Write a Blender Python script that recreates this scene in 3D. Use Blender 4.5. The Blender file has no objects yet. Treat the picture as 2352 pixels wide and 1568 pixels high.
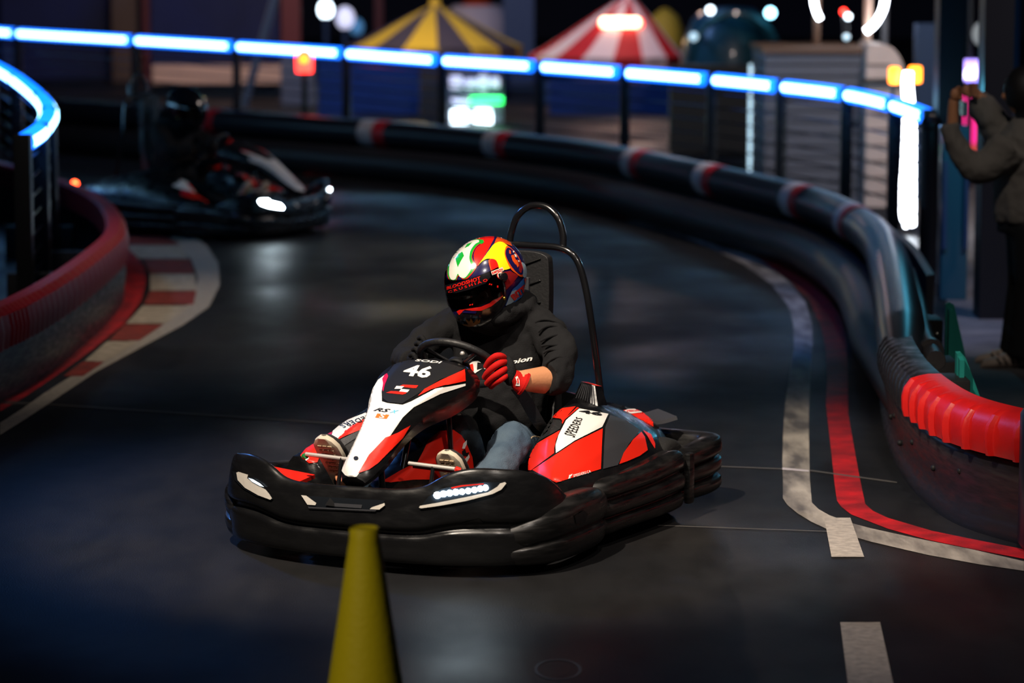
import bpy, bmesh, math, random
from mathutils import Vector, Matrix, noise
from mathutils.bvhtree import BVHTree
from mathutils.geometry import tessellate_polygon
R=math.radians; PI=math.pi
random.seed(7)
SC=bpy.context.scene; COL=SC.collection
# ---------------------------------------------------------------- camera, world, lights, exposure
CAM_H=2.36; PITCH=math.atan(934/6930)
cd=bpy.data.cameras.new('camera'); cam=bpy.data.objects.new('camera',cd); COL.objects.link(cam)
cam.location=(0,0,CAM_H); cam.rotation_euler=(PI/2-PITCH,0,0)
cd.sensor_width=36; cd.lens=6930/2352*36; cd.clip_end=300
cd.dof.use_dof=True; cd.dof.focus_distance=11.8; cd.dof.aperture_fstop=2.0
SC.camera=cam
W=bpy.data.worlds.new('world'); SC.world=W; W.use_nodes=True
W.node_tree.nodes['Background'].inputs[0].default_value=(.03,.10,.30,1)
W.node_tree.nodes['Background'].inputs[1].default_value=.02
vs=SC.view_settings; vs.view_transform='Standard'; vs.look='None'; vs.exposure=0; vs.gamma=1; vs.use_curve_mapping=False
def lamp(name,kind,loc,to,energy,col,size=.3,spot=60,blend=.5,sy=None):
    l=bpy.data.lights.new(name,kind); l.energy=energy; l.color=col
    if kind=='AREA':
        l.size=size
        if sy: l.shape='RECTANGLE'; l.size_y=sy
    else: l.shadow_soft_size=size
    if kind=='SPOT': l.spot_size=R(spot); l.spot_blend=blend
    o=bpy.data.objects.new(name,l); COL.objects.link(o); o.location=loc
    o.rotation_euler=(Vector(to)-Vector(loc)).to_track_quat('-Z','Y').to_euler()
    return o
WARM=(1,.86,.70)
lamp('key_spot','SPOT',(-2.2,7.6,7.2),(-.1,12.0,.4),4300,WARM,.10,30,.6)
lamp('fill_spot','SPOT',(2.6,5.6,6.0),(-.1,12,.5),560,(1,.9,.8),.15,26,.7)
lamp('blue_rim','SPOT',(-4.5,17.5,4.5),(-.2,12,.4),420,(.10,.32,1),.25,34,.7)
lamp('corner_spot','SPOT',(1.6,8.6,6.5),(1.9,11.7,.0),750,(1,.85,.72),.2,50,.9)
lamp('cone_fill','SPOT',(-2.6,5.2,3.0),(-.45,8.5,.4),230,(1,.85,.6),.15,22,.8)  # added low spot, only there to brighten the cone
lamp('track_spot','SPOT',(-2.5,14.5,6.5),(-3.4,17.5,0),420,(1,.85,.68),.2,50,.9)
lamp('track_spot','SPOT',(-1.0,19.5,6.5),(-1.3,18.8,0),420,(1,.85,.7),.2,50,.9)
lamp('corner_blue','SPOT',(.6,15.5,5.5),(1.75,18.2,.3),420,(.04,.20,1),.3,34,.8)
lamp('bend_fill','SPOT',(.3,18.5,6.5),(1.1,22.0,0),210,(.16,.32,.9),.3,62,.9)  # extra blue spot put in so the floor and line at the bend show
lamp('back_spot','SPOT',(-3,25,6),(-3,31,.4),110,(1,.8,.65),.3,80,.9)
lamp('back_spot','SPOT',(2,24,6),(1.2,27,.4),80,(.8,.75,.9),.3,70,.9)
lamp('walkway_spot','SPOT',(4.6,16.2,5),(3.1,18.6,0),520,(.9,.8,.95),.2,46,.9)
lamp('bystander_fill','SPOT',(2.0,11.8,5.5),(2.85,16.5,1.1),230,(1,.9,.8),.2,22,.9)  # added spot so the bystander doesn't stay dark
lamp('arcade_light','AREA',(0,40,8),(0,46,0),260,(.30,.45,1),4)
# ---------------------------------------------------------------- materials
def mat(name,col,rough=.5,metal=0,bump=0,bs=40,var=0,vs_=6,coat=0,em=0,emc=None,spec=.5,rvar=0,stretch=None,col2=None,alpha=None):
    m=bpy.data.materials.new(name); m.use_nodes=True; nt=m.node_tree; N=nt.nodes; L=nt.links
    b=N['Principled BSDF']; b.inputs['Base Color'].default_value=(*col,1)
    b.inputs['Roughness'].default_value=rough; b.inputs['Metallic'].default_value=metal
    b.inputs['Specular IOR Level'].default_value=spec
    b.inputs['Coat Weight'].default_value=coat; b.inputs['Coat Roughness'].default_value=.08
    if em: b.inputs['Emission Color'].default_value=(*(emc or col),1); b.inputs['Emission Strength'].default_value=em
    tc=N.new('ShaderNodeTexCoord'); mp=N.new('ShaderNodeMapping'); L.new(tc.outputs['Object'],mp.inputs[0])
    if stretch: mp.inputs['Scale'].default_value=stretch
    if var or rvar or col2:
        n=N.new('ShaderNodeTexNoise'); n.inputs['Scale'].default_value=vs_; n.inputs['Detail'].default_value=6; L.new(mp.outputs[0],n.inputs['Vector'])
        if var or col2:
            r=N.new('ShaderNodeValToRGB'); L.new(n.outputs[0],r.inputs[0])
            r.color_ramp.elements[0].position=.35; r.color_ramp.elements[1].position=.68
            c2=col2 or tuple(max(0,c*(1-var)) for c in col)
            r.color_ramp.elements[0].color=(*c2,1); r.color_ramp.elements[1].color=(*col,1)
            L.new(r.outputs[0],b.inputs['Base Color'])
        if rvar:
            mr=N.new('ShaderNodeMapRange'); L.new(n.outputs[0],mr.inputs[0]); mr.inputs[1].default_value=.35; mr.inputs[2].default_value=.65
            mr.inputs[3].default_value=max(.03,rough-rvar); mr.inputs[4].default_value=min(1,rough+rvar); L.new(mr.outputs[0],b.inputs['Roughness'])
    if bump:
        n2=N.new('ShaderNodeTexNoise'); n2.inputs['Scale'].default_value=bs; n2.inputs['Detail'].default_value=4; L.new(mp.outputs[0],n2.inputs['Vector'])
        bp=N.new('ShaderNodeBump'); bp.inputs['Strength'].default_value=bump; bp.inputs['Distance'].default_value=.01; L.new(n2.outputs[0],bp.inputs['Height']); L.new(bp.outputs[0],b.inputs['Normal'])
    return m
M={}
def mm(k,*a,**w): M[k]=mat(k,*a,**w); return M[k]
mm('kart_black',(.006,.006,.0065),.28,bump=.12,bs=14,rvar=.12,vs_=9,stretch=(1,1,3),spec=.5)
mm('scuffed_black',(.012,.011,.011),.36,bump=.35,bs=9,col2=(.005,.005,.005),vs_=16,rvar=.15,stretch=(.5,.5,3.5),spec=.55)
mm('matt_black',(.008,.008,.009),.6,spec=.3)
mm('tyre_rubber',(.012,.012,.012),.8,bump=.3,bs=60,spec=.3)
mm('sticker_grey',(.035,.036,.042),.5,bump=.15,bs=300)
mm('sticker_black',(.012,.012,.013),.42)
mm('sticker_red',(.80,.018,.006),.42)
mm('sticker_red_bluelit',(.55,.003,.05),.4)  # red sticker with the blue light's magenta tint put into its colour
mm('sticker_white',(.80,.78,.74),.42)
mm('ink_black',(.006,.006,.008),.5)
mm('ink_cyan',(.10,.50,.75),.5)
mm('ink_orange',(.9,.16,.01),.5)
mm('steel',(.6,.56,.52),.45,.5)
mm('dark_steel',(.02,.02,.022),.28,.6,coat=.4)
mm('tube_black',(.006,.006,.007),.22,coat=.5)
mm('green_plastic',(.01,.22,.05),.4)
mm('seat_black',(.012,.012,.013),.5,bump=.2,bs=80)
mm('headlight_led',(1,1,1),.3,em=60,emc=(.72,.9,1))
mm('headlight_trim',(.62,.58,.52),.35,bump=.1)
mm('headlight_dim',(.7,.85,1),.3,em=.9)
mm('lens_dark',(.01,.012,.015),.12,coat=.6)
mm('hoodie',(.0075,.0075,.0085),.9,bump=.2,bs=180,spec=.25)
mm('denim',(.085,.125,.165),.85,bump=.4,bs=260,col2=(.045,.075,.115),vs_=7,spec=.2)
mm('skin',(.62,.27,.13),.5,bump=.1,bs=120)
mm('glove_red',(.50,.008,.006),.85,bump=.2,bs=300,spec=.2)
mm('glove_black',(.008,.008,.009),.8,bump=.4,bs=200,spec=.2)
mm('sole_tan',(.45,.33,.2),.6,bump=.6,bs=90)
mm('rubber_white',(.6,.52,.4),.5)
mm('canvas_dark',(.02,.018,.02),.85)
mm('h_navy',(.012,.008,.07),.22,coat=1); mm('h_white',(.82,.76,.66),.22,coat=1)
mm('h_green',(.01,.38,.03),.22,coat=1); mm('h_red',(.75,.012,.008),.22,coat=1)
mm('h_orange',(.85,.09,.01),.22,coat=1); mm('h_yellow',(.95,.80,.01),.22,coat=1)
mm('h_blue',(.03,.16,.55),.25,coat=1); mm('h_pale',(.35,.5,.62),.25,coat=1)
mm('h_black',(.008,.007,.009),.2,coat=1); mm('h_darkred',(.25,.01,.012),.22,coat=1)
mm('gold',(.35,.15,.02),.4,.3); mm('brass',(.5,.33,.05),.3,1)
mm('asphalt_dark',(.01,.01,.01),.5)
def visor_mat():
    m=bpy.data.materials.new('visor_tint'); m.use_nodes=True; N=m.node_tree.nodes; L=m.node_tree.links; N.clear()
    o=N.new('ShaderNodeOutputMaterial'); t=N.new('ShaderNodeBsdfTransparent'); t.inputs[0].default_value=(.13,.09,.09,1)
    g=N.new('ShaderNodeBsdfGlossy'); g.inputs['Roughness'].default_value=.06; g.inputs[0].default_value=(.9,.9,.9,1)
    f=N.new('ShaderNodeFresnel'); f.inputs[0].default_value=1.45; x=N.new('ShaderNodeMixShader')
    L.new(f.outputs[0],x.inputs[0]); L.new(t.outputs[0],x.inputs[1]); L.new(g.outputs[0],x.inputs[2]); L.new(x.outputs[0],o.inputs[0]); return m
M['visor']=visor_mat()
# ---------------------------------------------------------------- mesh helpers
def V(*a): return Vector(a)
def cat(P,n=8,closed=False):
    """Catmull-Rom through tuples of any dimension"""
    P=[tuple(p) for p in P]
    Q=[P[-1]]+P+[P[0],P[1]] if closed else [P[0]]+P+[P[-1]]
    o=[]
    for i in range(1,len(Q)-2):
        a,b,c,d=Q[i-1],Q[i],Q[i+1],Q[i+2]
        for k in range(n):
            t=k/n
            o.append(tuple(.5*(2*b[j]+(c[j]-a[j])*t+(2*a[j]-5*b[j]+4*c[j]-d[j])*t*t+(3*b[j]-a[j]-3*c[j]+d[j])*t**3) for j in range(len(b))))
    if not closed: o.append(tuple(P[-1]))
    return o
class G:
    def __init__(s): s.v=[];s.f=[];s.m=[];s.mats=[]
    def mi(s,m):
        m=M[m] if isinstance(m,str) else m
        if m not in s.mats: s.mats.append(m)
        return s.mats.index(m)
    def add(s,vs,fs,m='kart_black'):
        k=len(s.v); i=s.mi(m); s.v+= [tuple(p) for p in vs]; s.f+=[tuple(k+j for j in f) for f in fs]; s.m+=[i]*len(fs); return s
    def loft(s,rings,m='kart_black',closed=True,caps=True,wrap=False):
        n=len(rings[0]); vs=[p for r in rings for p in r]; fs=[]
        nr=len(rings)
        for i in range(nr if wrap else nr-1):
            i2=(i+1)%nr
            for j in range(n if closed else n-1):
                k=(j+1)%n; fs.append((i*n+j,i*n+k,i2*n+k,i2*n+j))
        if caps and closed and not wrap: fs.append(tuple(range(n))[::-1]); fs.append(tuple((nr-1)*n+j for j in range(n)))
        return s.add(vs,fs,m)
    def tube(s,pts,r,m='kart_black',n=12,sm=0,caps=True,closed=False,flat=1.0,up=None):
        """pts (x,y,z[,r]); r float"""
        P=[tuple(p[:3])+((p[3] if len(p)>3 else r),) for p in pts]
        if sm: P=cat(P,sm,closed)
        X=[V(*p[:3]) for p in P]; rings=[]; L=len(X)
        nrm=None
        for i in range(L):
            if closed: t=(X[(i+1)%L]-X[i-1])
            else: t=X[min(i+1,L-1)]-X[max(i-1,0)]
            t.normalize()
            if nrm is None:
                a=V(*up) if up else (V(0,0,1) if abs(t.z)<.9 else V(1,0,0)); nrm=(a-t*a.dot(t)).normalized()
            else:
                a=V(*up) if up else nrm; nrm=(a-t*a.dot(t))
                nrm=nrm.normalized() if nrm.length>1e-6 else V(0,0,1)
            b=t.cross(nrm); rr=P[i][3]
            rings.append([X[i]+nrm*math.cos(2*PI*k/n)*rr*flat+b*math.sin(2*PI*k/n)*rr for k in range(n)])
        return s.loft(rings,m,caps=caps,wrap=closed)
    def box(s,c,d,m='kart_black',rot=None,bev=0,taper=1):
        bm=bmesh.new(); bmesh.ops.create_cube(bm,size=1)
        for v in bm.verts:
            v.co.x*=d[0]*(taper if v.co.z>0 else 1); v.co.y*=d[1]*(taper if v.co.z>0 else 1); v.co.z*=d[2]
        if bev: bmesh.ops.bevel(bm,geom=bm.edges[:],offset=bev,segments=2,affect='EDGES',profile=.6)
        mt=Matrix.Translation(V(*c))
        if rot: mt=mt@Matrix.Rotation(rot[2],4,'Z')@Matrix.Rotation(rot[1],4,'Y')@Matrix.Rotation(rot[0],4,'X')
        bm.transform(mt); s.bm(bm,m); bm.free(); return s
    def bm(s,bm,m):
        bm.verts.index_update(); return s.add([v.co[:] for v in bm.verts],[[v.index for v in f.verts] for f in bm.faces],m)
    def prism(s,poly,z0,z1,m='kart_black',axis='z'):
        """extrude 2-D polygon; axis z: (x,y); axis y: (x,z) from y=z0..z1; axis x: (y,z)"""
        def q(p,t):
            return (p[0],p[1],t) if axis=='z' else ((p[0],t,p[1]) if axis=='y' else (t,p[0],p[1]))
        n=len(poly); vs=[q(p,z0) for p in poly]+[q(p,z1) for p in poly]
        fs=[tuple(range(n)),tuple(range(2*n-1,n-1,-1))]+[(i,i+n,(i+1)%n+n,(i+1)%n) for i in range(n)]
        return s.add(vs,fs,m)
    def lathe(s,prof,m='kart_black',n=32,c=(0,0,0),axis=None):
        mt=V(0,0,1).rotation_difference(V(*axis).normalized()).to_matrix() if axis else Matrix.Identity(3)
        rings=[[V(*c)+mt@V(r*math.cos(2*PI*k/n),r*math.sin(2*PI*k/n),z) for k in range(n)] for r,z in prof]
        return s.loft(rings,m)
    def sph(s,c,r,m='kart_black',n=16,sc=(1,1,1)):
        bm=bmesh.new(); bmesh.ops.create_uvsphere(bm,u_segments=n,v_segments=max(6,n//2),radius=r)
        for v in bm.verts: v.co=V(v.co.x*sc[0]+c[0],v.co.y*sc[1]+c[1],v.co.z*sc[2]+c[2])
        s.bm(bm,m); bm.free(); return s
    def mirror(s):
        g=G(); g.mats=s.mats[:]; g.v=[(-x,y,z) for x,y,z in s.v]; g.f=[f[::-1] for f in s.f]; g.m=s.m[:]; return g
    def xf(s,mt): s.v=[tuple(mt@V(*p)) for p in s.v]; return s
    def build(s,name,parent=None,smooth=True,ang=40,sub=0,bev=0,fix=True):
        me=bpy.data.meshes.new(name); me.from_pydata(s.v,[],s.f)
        for m in s.mats: me.materials.append(m)
        me.polygons.foreach_set('material_index',s.m)
        if fix:
            bm=bmesh.new(); bm.from_mesh(me); bmesh.ops.recalc_face_normals(bm,faces=bm.faces[:]); bm.to_mesh(me); bm.free()
        me.update()
        if smooth: me.shade_smooth(); 
        if smooth and ang<180: me.set_sharp_from_angle(angle=R(ang))
        o=bpy.data.objects.new(name,me); COL.objects.link(o)
        if parent: o.parent=parent
        if sub: x=o.modifiers.new('sub','SUBSURF'); x.levels=sub; x.render_levels=sub
        if bev: x=o.modifiers.new('bev','BEVEL'); x.width=bev; x.segments=2; x.limit_method='ANGLE'
        return o
    def tree(s): return BVHTree.FromPolygons([V(*p) for p in s.v],s.f)
PJ={'nose':((0,0.45,0.55),(-0.4795,0.8637,-0.1555)),
'podL':((0.5,1,0.42),(-0.4264,0.8898,-0.1628)),
'podR':((-0.5,0.9,0.38),(-0.4945,0.8541,-0.1611)),
'podB':((0.5,1.6,0.34),(-0.4076,0.8987,-0.1621)),
'hump':((0.03,0.65,0.38),(-0.4694,0.867,-0.1675)),
'front':((0.3,0.05,0.3),(-0.4718,0.8623,-0.1841)),
'frontR':((-0.45,0.08,0.25),(-0.5199,0.8346,-0.1819)),
'head':((0.02,1.13,1),(-0.4572,0.8823,-0.1118)),
'chest':((0.05,1.1,0.66),(-0.4546,0.8797,-0.1398)),
'hand':((0.19,0.9,0.65),(-0.4519,0.8805,-0.1434)),
'arm':((0.28,1.05,0.68),(-0.4411,0.8865,-0.1398)),
'leg':((0.2,0.9,0.36),(-0.4496,0.8775,-0.1671)),
'plate':((-0.42,0.25,0.29),(-0.512,0.8406,-0.1767))}
def basis(pn):
    P0,d=V(*PJ[pn][0]),V(*PJ[pn][1]).normalized(); ex=d.cross(V(0,0,1)).normalized(); ey=ex.cross(d); return P0,d,ex,ey
def flatpoly(poly):
    bm=bmesh.new(); vs=[bm.verts.new((p[0],p[1],0)) for p in poly]
    for t in tessellate_polygon([[V(p[0],p[1],0) for p in poly]]):
        a,b,c=[vs[i] for i in t]
        if (b.co-a.co).cross(c.co-a.co).z<0: b,c=c,b
        try: bm.faces.new((a,b,c))
        except ValueError: pass
    return bm
def gridcut(bm,step):
    xs=[v.co.x for v in bm.verts]; ys=[v.co.y for v in bm.verts]
    bmesh.ops.triangulate(bm,faces=bm.faces[:])
    for ax,lo,hi in ((0,min(xs),max(xs)),(1,min(ys),max(ys))):
        t=math.ceil(lo/step)*step
        while t<hi:
            co=V(0,0,0); co[ax]=t; no=V(0,0,0); no[ax]=1
            bmesh.ops.bisect_plane(bm,geom=bm.verts[:]+bm.edges[:]+bm.faces[:],plane_co=co,plane_no=no,dist=1e-6); t+=step
def project(g,tree,bm,pn,m,off=.0015,step=.008,maxd=3):
    """lay a flat sticker shape onto the real surface of g along the sticker's own direction"""
    off+=.0012; P0,d,ex,ey=basis(pn); gridcut(bm,step); bm.verts.index_update()
    vs=[];ok=[]
    for v in bm.verts:
        o=P0+ex*v.co.x+ey*v.co.y-d*1.0
        h=tree.ray_cast(o,d,maxd)
        if h[0] is None: vs.append((0,0,0)); ok.append(None); continue
        n=h[1]; 
        if n.dot(d)>0: n=-n
        vs.append(tuple(h[0]+(n*.5-d*.5).normalized()*off)); ok.append((h[0]-o).length)
    # corners that hang over the silhouette are pulled back to where the surface ends
    fs=[]
    for f in bm.faces:
        l=list(f.verts); good=[w for w in l if ok[w.index] is not None]
        if not good: continue
        near=min(ok[w.index] for w in good); good=[w for w in good if ok[w.index]<near+.05]
        if len(good)==len(l): fs.append([w.index for w in l]); continue
        ix=[]
        for w in l:
            if w in good: ix.append(w.index); continue
            q=min(good,key=lambda g_:(g_.co-w.co).length); lo,hi=0.0,1.0; best=None; lim=ok[q.index]+.05
            for _ in range(8):
                t=(lo+hi)/2; c=q.co.lerp(w.co,t); o=P0+ex*c.x+ey*c.y-d; h=tree.ray_cast(o,d,maxd)
                if h[0] is None or (h[0]-o).length>lim: hi=t
                else: lo=t; best=(h,o)
            if best:
                h,o=best; n=h[1] if h[1].dot(d)<0 else -h[1]; vs.append(tuple(h[0]+(n*.5-d*.5).normalized()*off)); ix.append(len(vs)-1)
        if len(ix)>=3: fs.append(ix)
    used=sorted({i for f in fs for i in f}); mp={k:i for i,k in enumerate(used)}
    g.add([vs[i] for i in used],[[mp[i] for i in f] for f in fs],m); bm.free()
def sticker(g,tree,pn,poly,m,off=.0015,step=.008,sm=0):
    if sm: poly=cat(poly,sm,True)
    project(g,tree,flatpoly(poly),pn,m,off,step)
def text_bm(t,bold=.02,shear=0,space=1):
    c=bpy.data.curves.new('t','FONT'); c.body=t; c.size=1; c.offset=bold; c.shear=shear; c.space_character=space; c.resolution_u=2
    o=bpy.data.objects.new('t',c); COL.objects.link(o); dg=bpy.context.evaluated_depsgraph_get(); dg.update()
    me=bpy.data.meshes.new_from_object(o.evaluated_get(dg)); bpy.data.objects.remove(o); bpy.data.curves.remove(c)
    bm=bmesh.new(); bm.from_mesh(me); bpy.data.meshes.remove(me)
    xs=[v.co.x for v in bm.verts]; ys=[v.co.y for v in bm.verts]; x0,x1,y0,y1=min(xs),max(xs),min(ys),max(ys)
    for v in bm.verts: v.co=V((v.co.x-x0)/(x1-x0),(v.co.y-y0)/(y1-y0),0)
    return bm
def lettering(g,tree,pn,t,q,m,off=.0025,bold=.02,shear=0,space=1,step=.01):
    """q: baseline-left, baseline-right, top-left [, top-right] in sticker plane"""
    bm=text_bm(t,bold,shear,space); a,b,c=[V(*p[:2]) for p in q[:3]]; d=V(*q[3][:2]) if len(q)>3 else b+c-a
    for v in bm.verts:
        x,y=v.co.x,v.co.y; p=a*(1-x)*(1-y)+b*x*(1-y)+c*(1-x)*y+d*x*y; v.co=V(p.x,p.y,0)
    project(g,tree,bm,pn,m,off,step)
def empty(name,loc=(0,0,0),rz=0,label=None,cat_=None,group=None):
    o=bpy.data.objects.new(name,None); COL.objects.link(o); o.location=loc; o.rotation_euler=(0,0,rz); o.empty_display_size=.1
    if label: tag(o,label,cat_,group)
    return o
def tag(o,label,cat_,group=None,kind=None):
    if label: o['label']=label
    if cat_: o['category']=cat_
    if group: o['group']=group
    if kind: o['kind']=kind
    return o
def struct(o): o['kind']='structure'; return o
# ---------------------------------------------------------------- racing kart (local frame: x = kart's left, y = back, z = up)
FH=[(0,0,.316),(.2,.003,.320),(.3,.018,.334),(.37,.032,.370),(.43,.052,.395),(.5,.082,.405),(.58,.13,.40),(.65,.21,.385),(.69,.30,.355),(.705,.38,.31),(.70,.46,.265),(.69,.53,.235)]
def front_path():
    left=[(-u,v,z-.012*u/.5*1.5) for u,v,z in FH[::-1]]; right=[(u,v,z+.006*u/.5) for u,v,z in FH[1:]]
    return cat(left+right,5)
def normal2(P,i,closed=False):
    a=V(*P[(i-1)%len(P) if closed else max(i-1,0)][:2]); b=V(*P[(i+1)%len(P) if closed else min(i+1,len(P)-1)][:2])
    t=(b-a).normalized(); return V(t.y,-t.x)
def sweep(g,P,prof,z0,m,zt=None,ref=None,smp=3):
    """prof: (outward offset, 0..1 height) ring; path P (x,y,ztop)"""
    pr=cat(prof,smp,True); rings=[]
    for i,p in enumerate(P):
        n=normal2(P,i); zt_=p[2]; zb=p[3] if len(p)>3 else z0
        rings.append([V(p[0]+n.x*o,p[1]+n.y*o,zb+(zt_-zb)*h) for o,h in pr])
    return g.loft(rings,m)
SGN=-1
def build_front_bumper(root,full=True):
    P=front_path(); g=G()
    prof=[(-.05,.02),(-.015,0),(0,.06),(.004,.2),(.006,.34),(-.010,.39),(-.008,.44),(.010,.50),(.008,.62),(0,.80),(-.012,.95),(-.026,1.0),(-.042,.96),(-.05,.7),(-.05,.3)]
    sweep(g,P,prof,.045,'kart_black'); tree=g.tree()
    if full:
        for pn,sg in (('front',1),('frontR',-1)):
            pass
        # moulded recesses and scuffs low on the bumper
        sticker(g,tree,'front',[(0.1355,-0.0983),(0.2001,-0.0826),(0.2161,-0.0988),(0.1596,-0.1178)],'scuffed_black')
    b=g.build('front_bumper',root)
    # grille with white trims
    gr=G(); t2=tree
    sticker(gr,tree,'front',[(-0.4597,0.0047),(-0.1461,-0.0147),(-0.1768,-0.0515),(-0.4357,-0.0388)],'lens_dark',off=.003)
    sticker(gr,tree,'front',[(-0.463,0.0063),(-0.4437,0.0046),(-0.4051,-0.0229),(-0.4084,-0.031),(-0.4389,-0.0292)],'headlight_trim',off=.007)
    sticker(gr,tree,'front',[(-0.1477,-0.0243),(-0.1461,-0.0324),(-0.1671,-0.0484),(-0.2025,-0.0466),(-0.196,-0.0402)],'headlight_trim',off=.007)
    sticker(gr,tree,'front',[(-0.4389,-0.0324),(-0.4341,-0.0372),(-0.1768,-0.0499),(-0.1832,-0.0547),(-0.4341,-0.0421)],'sticker_grey',off=.006)
    sticker(gr,tree,'front',[(-0.3392,-0.0233),(-0.2314,-0.0303),(-0.2347,-0.0432),(-0.3376,-0.0362)],'sticker_grey',off=.006)
    sticker(gr,tree,'front',[(-0.3714,-0.0312),(-0.352,-0.0039),(-0.3376,-0.0201),(-0.3344,-0.0362)],'matt_black',off=.009)
    gr.build('bumper_grille',b)
    for pn,sh in (('front',{'hous':[(-0.0173,-0.0395),(0.0151,-0.0011),(0.0635,0.0276),(0.1362,0.0418),(0.2169,0.051),(0.2944,0.0506),(0.2975,0.0425),(0.2651,0.0201),(0.2328,0.0106),(0.1359,-0.0114),(0.0552,-0.0303)],
      'trim':[(-0.0205,-0.0411),(-0.0157,-0.0347),(0.0391,-0.0254),(0.1521,-0.0034),(0.2328,0.0138),(0.2652,0.033),(0.2766,0.0458),(0.2944,0.0506),(0.2992,0.0457),(0.2813,0.0233),(0.2489,0.0073),(0.152,-0.0179),(0.0552,-0.0351),(-0.0125,-0.0444)],
      'leds':[[(0.0473,0.0036,6.5),(0.0699,0.0083,6),(0.0925,0.0114,6),(0.1151,0.0145,6),(0.1377,0.016,5.5),(0.1603,0.0191,5.5),(0.1829,0.0222,5.5),(0.2039,0.0269,5.5),(0.2232,0.03,5.5)]],
      'line':[(0.0974,0.0323),(0.1362,0.0401),(0.2169,0.0462),(0.2168,0.0429),(0.1394,0.0353),(0.1006,0.0274)]}),
      ('frontR',{'hous':[(-0.0937,0.0817),(-0.0722,0.0748),(-0.0227,0.0557),(0.0185,0.0301),(0.048,-0.0036),(0.0644,-0.0289),(0.0543,-0.0354),(0.0014,-0.0179),(-0.0481,0.0112),(-0.0809,0.0449)],
      'trim':[(-0.0722,0.0731),(-0.0639,0.0763),(-0.0276,0.0641),(-0.031,0.0508),(0.0019,0.027),(0.0382,0.0065),(0.0513,-0.0103),(0.061,-0.0271),(0.0543,-0.032),(0.0097,-0.0147),(-0.0397,0.0144),(-0.0676,0.0447)],
      'leds':[],'line':[(-0.026,0.0524),(-0.0062,0.0455),(0.0185,0.0301),(0.0333,0.0166),(0.0184,0.0201),(-0.0113,0.0372)]})):
        h=G(); sticker(h,tree,pn,sh['hous'],'lens_dark',off=.003)
        hl=h.build('headlight',b)
        t=G(); sticker(t,tree,pn,sh['trim'],'headlight_trim',off=.007); t.build('light_trim',hl)
        l=G()
        for L_ in sh['leds']:
            for x,y,r in (L_ if full else L_[3:5]):
                r/=520; sticker(l,tree,pn,[(x+r*math.cos(k*PI/5),y+r*math.sin(k*PI/5)) for k in range(10)],'headlight_led',off=.010)
        if not sh['leds']: sticker(l,tree,pn,sh['line'] if full else [(x*1.0,y*1.0) for x,y in sh['trim']],'headlight_dim' if full else 'headlight_led',off=.010)
        else: 
            sticker(l,tree,pn,sh['line'],'sticker_red',off=.009)
        l.build('led_strip',hl)
    return b
def corner_bumper(root,sg):
    g=G(); P=[(.60,.16,.205),(.66,.21,.225),(.715,.30,.25),(.735,.42,.265),(.735,.55,.268),(.725,.66,.262),(.70,.76,.25),(.65,.83,.235)]
    P=cat(P,6); prof=[(-.10,.1),(-.05,0),(-.01,.02),(.008,.2),(.010,.36),(-.006,.42),(.006,.5),(.012,.66),(.008,.84),(-.02,.98),(-.06,1.0),(-.10,.9)]
    sweep(g,P,prof,.04,'scuffed_black'); 
    if sg>0:
        tr=g.tree(); sticker(g,tr,'front',[(0.5585,-0.0766),(0.5958,-0.0558),(0.6134,-0.0688),(0.6036,-0.0978),(0.5647,-0.1056)],'matt_black',off=.003)
    if sg<0: g=g.mirror()
    g.build('corner_bumper',root)
def side_bumper(root,sg):
    g=G(); P=cat([(.62,.72,.255),(.69,.80,.268),(.705,.95,.27),(.715,1.1,.272),(.725,1.25,.28),(.728,1.38,.29),(.715,1.48,.285),(.66,1.54,.27)],6)
    prof=[(-.09,.05),(-.04,0),(-.008,.03),(.004,.14),(.002,.24),(-.016,.28),(-.016,.32),(.006,.38),(.008,.52),(-.002,.58),(-.016,.62),(-.012,.67),(.004,.72),(.004,.88),(-.02,1.0),(-.06,.99),(-.09,.9)]
    sweep(g,P,prof,.05,'scuffed_black')
    if sg<0: g=g.mirror()
    g.build('side_bumper',root)
def rear_bumper(root):
    g=G(); h=[(.60,1.50,.235),(.665,1.55,.245),(.70,1.66,.262),(.715,1.78,.275),(.70,1.90,.280),(.64,1.975,.282),(.5,2.0,.28),(.25,2.01,.28),(0,2.01,.28)]
    P=cat(h+[(-u,v,z) for u,v,z in h[-2::-1]],5)
    prof=[(-.13,.10),(-.06,0),(-.02,.02),(.004,.12),(.004,.26),(-.022,.31),(-.022,.36),(.002,.42),(.004,.60),(-.018,.64),(-.018,.68),(.004,.74),(.004,.9),(-.012,1.0),(-.08,1.0),(-.10,.9),(-.12,.5)]
    # outward is on the other side of the path here
    sweep(g,P,prof,.05,'scuffed_black'); rb=g.build('rear_bumper',root)
    f=G()
    for sg in (1,-1): f=G(); f.box((sg*.722,1.525,.165),(.03,.05,.21),'scuffed_black',bev=.012); f.build('bumper_clamp',rb)
def wheel(root,c,r,w,rim=.07):
    g=G(); h=w/2; prof=[(rim,-h*.7),(rim+.01,-h*.95),(r*.86,-h),(r*.96,-h*.85),(r,-h*.5),(r,h*.5),(r*.96,h*.85),(r*.86,h),(rim+.01,h*.95),(rim,h*.7)]
    g.lathe(prof,'tyre_rubber',40,c,(1,0,0)); t=g.build('wheel',root,ang=50)
    q=G(); q.lathe([(.001,-h*.6),(rim,-h*.72),(rim,h*.72),(.001,h*.6)],'matt_black',24,c,(1,0,0))
    for k in range(3):
        a=k*2*PI/3; q.sph((c[0]+h*.66,c[1]+.035*math.cos(a),c[2]+.035*math.sin(a)),.008,'steel',8)
    q.build('rim',t)
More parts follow.
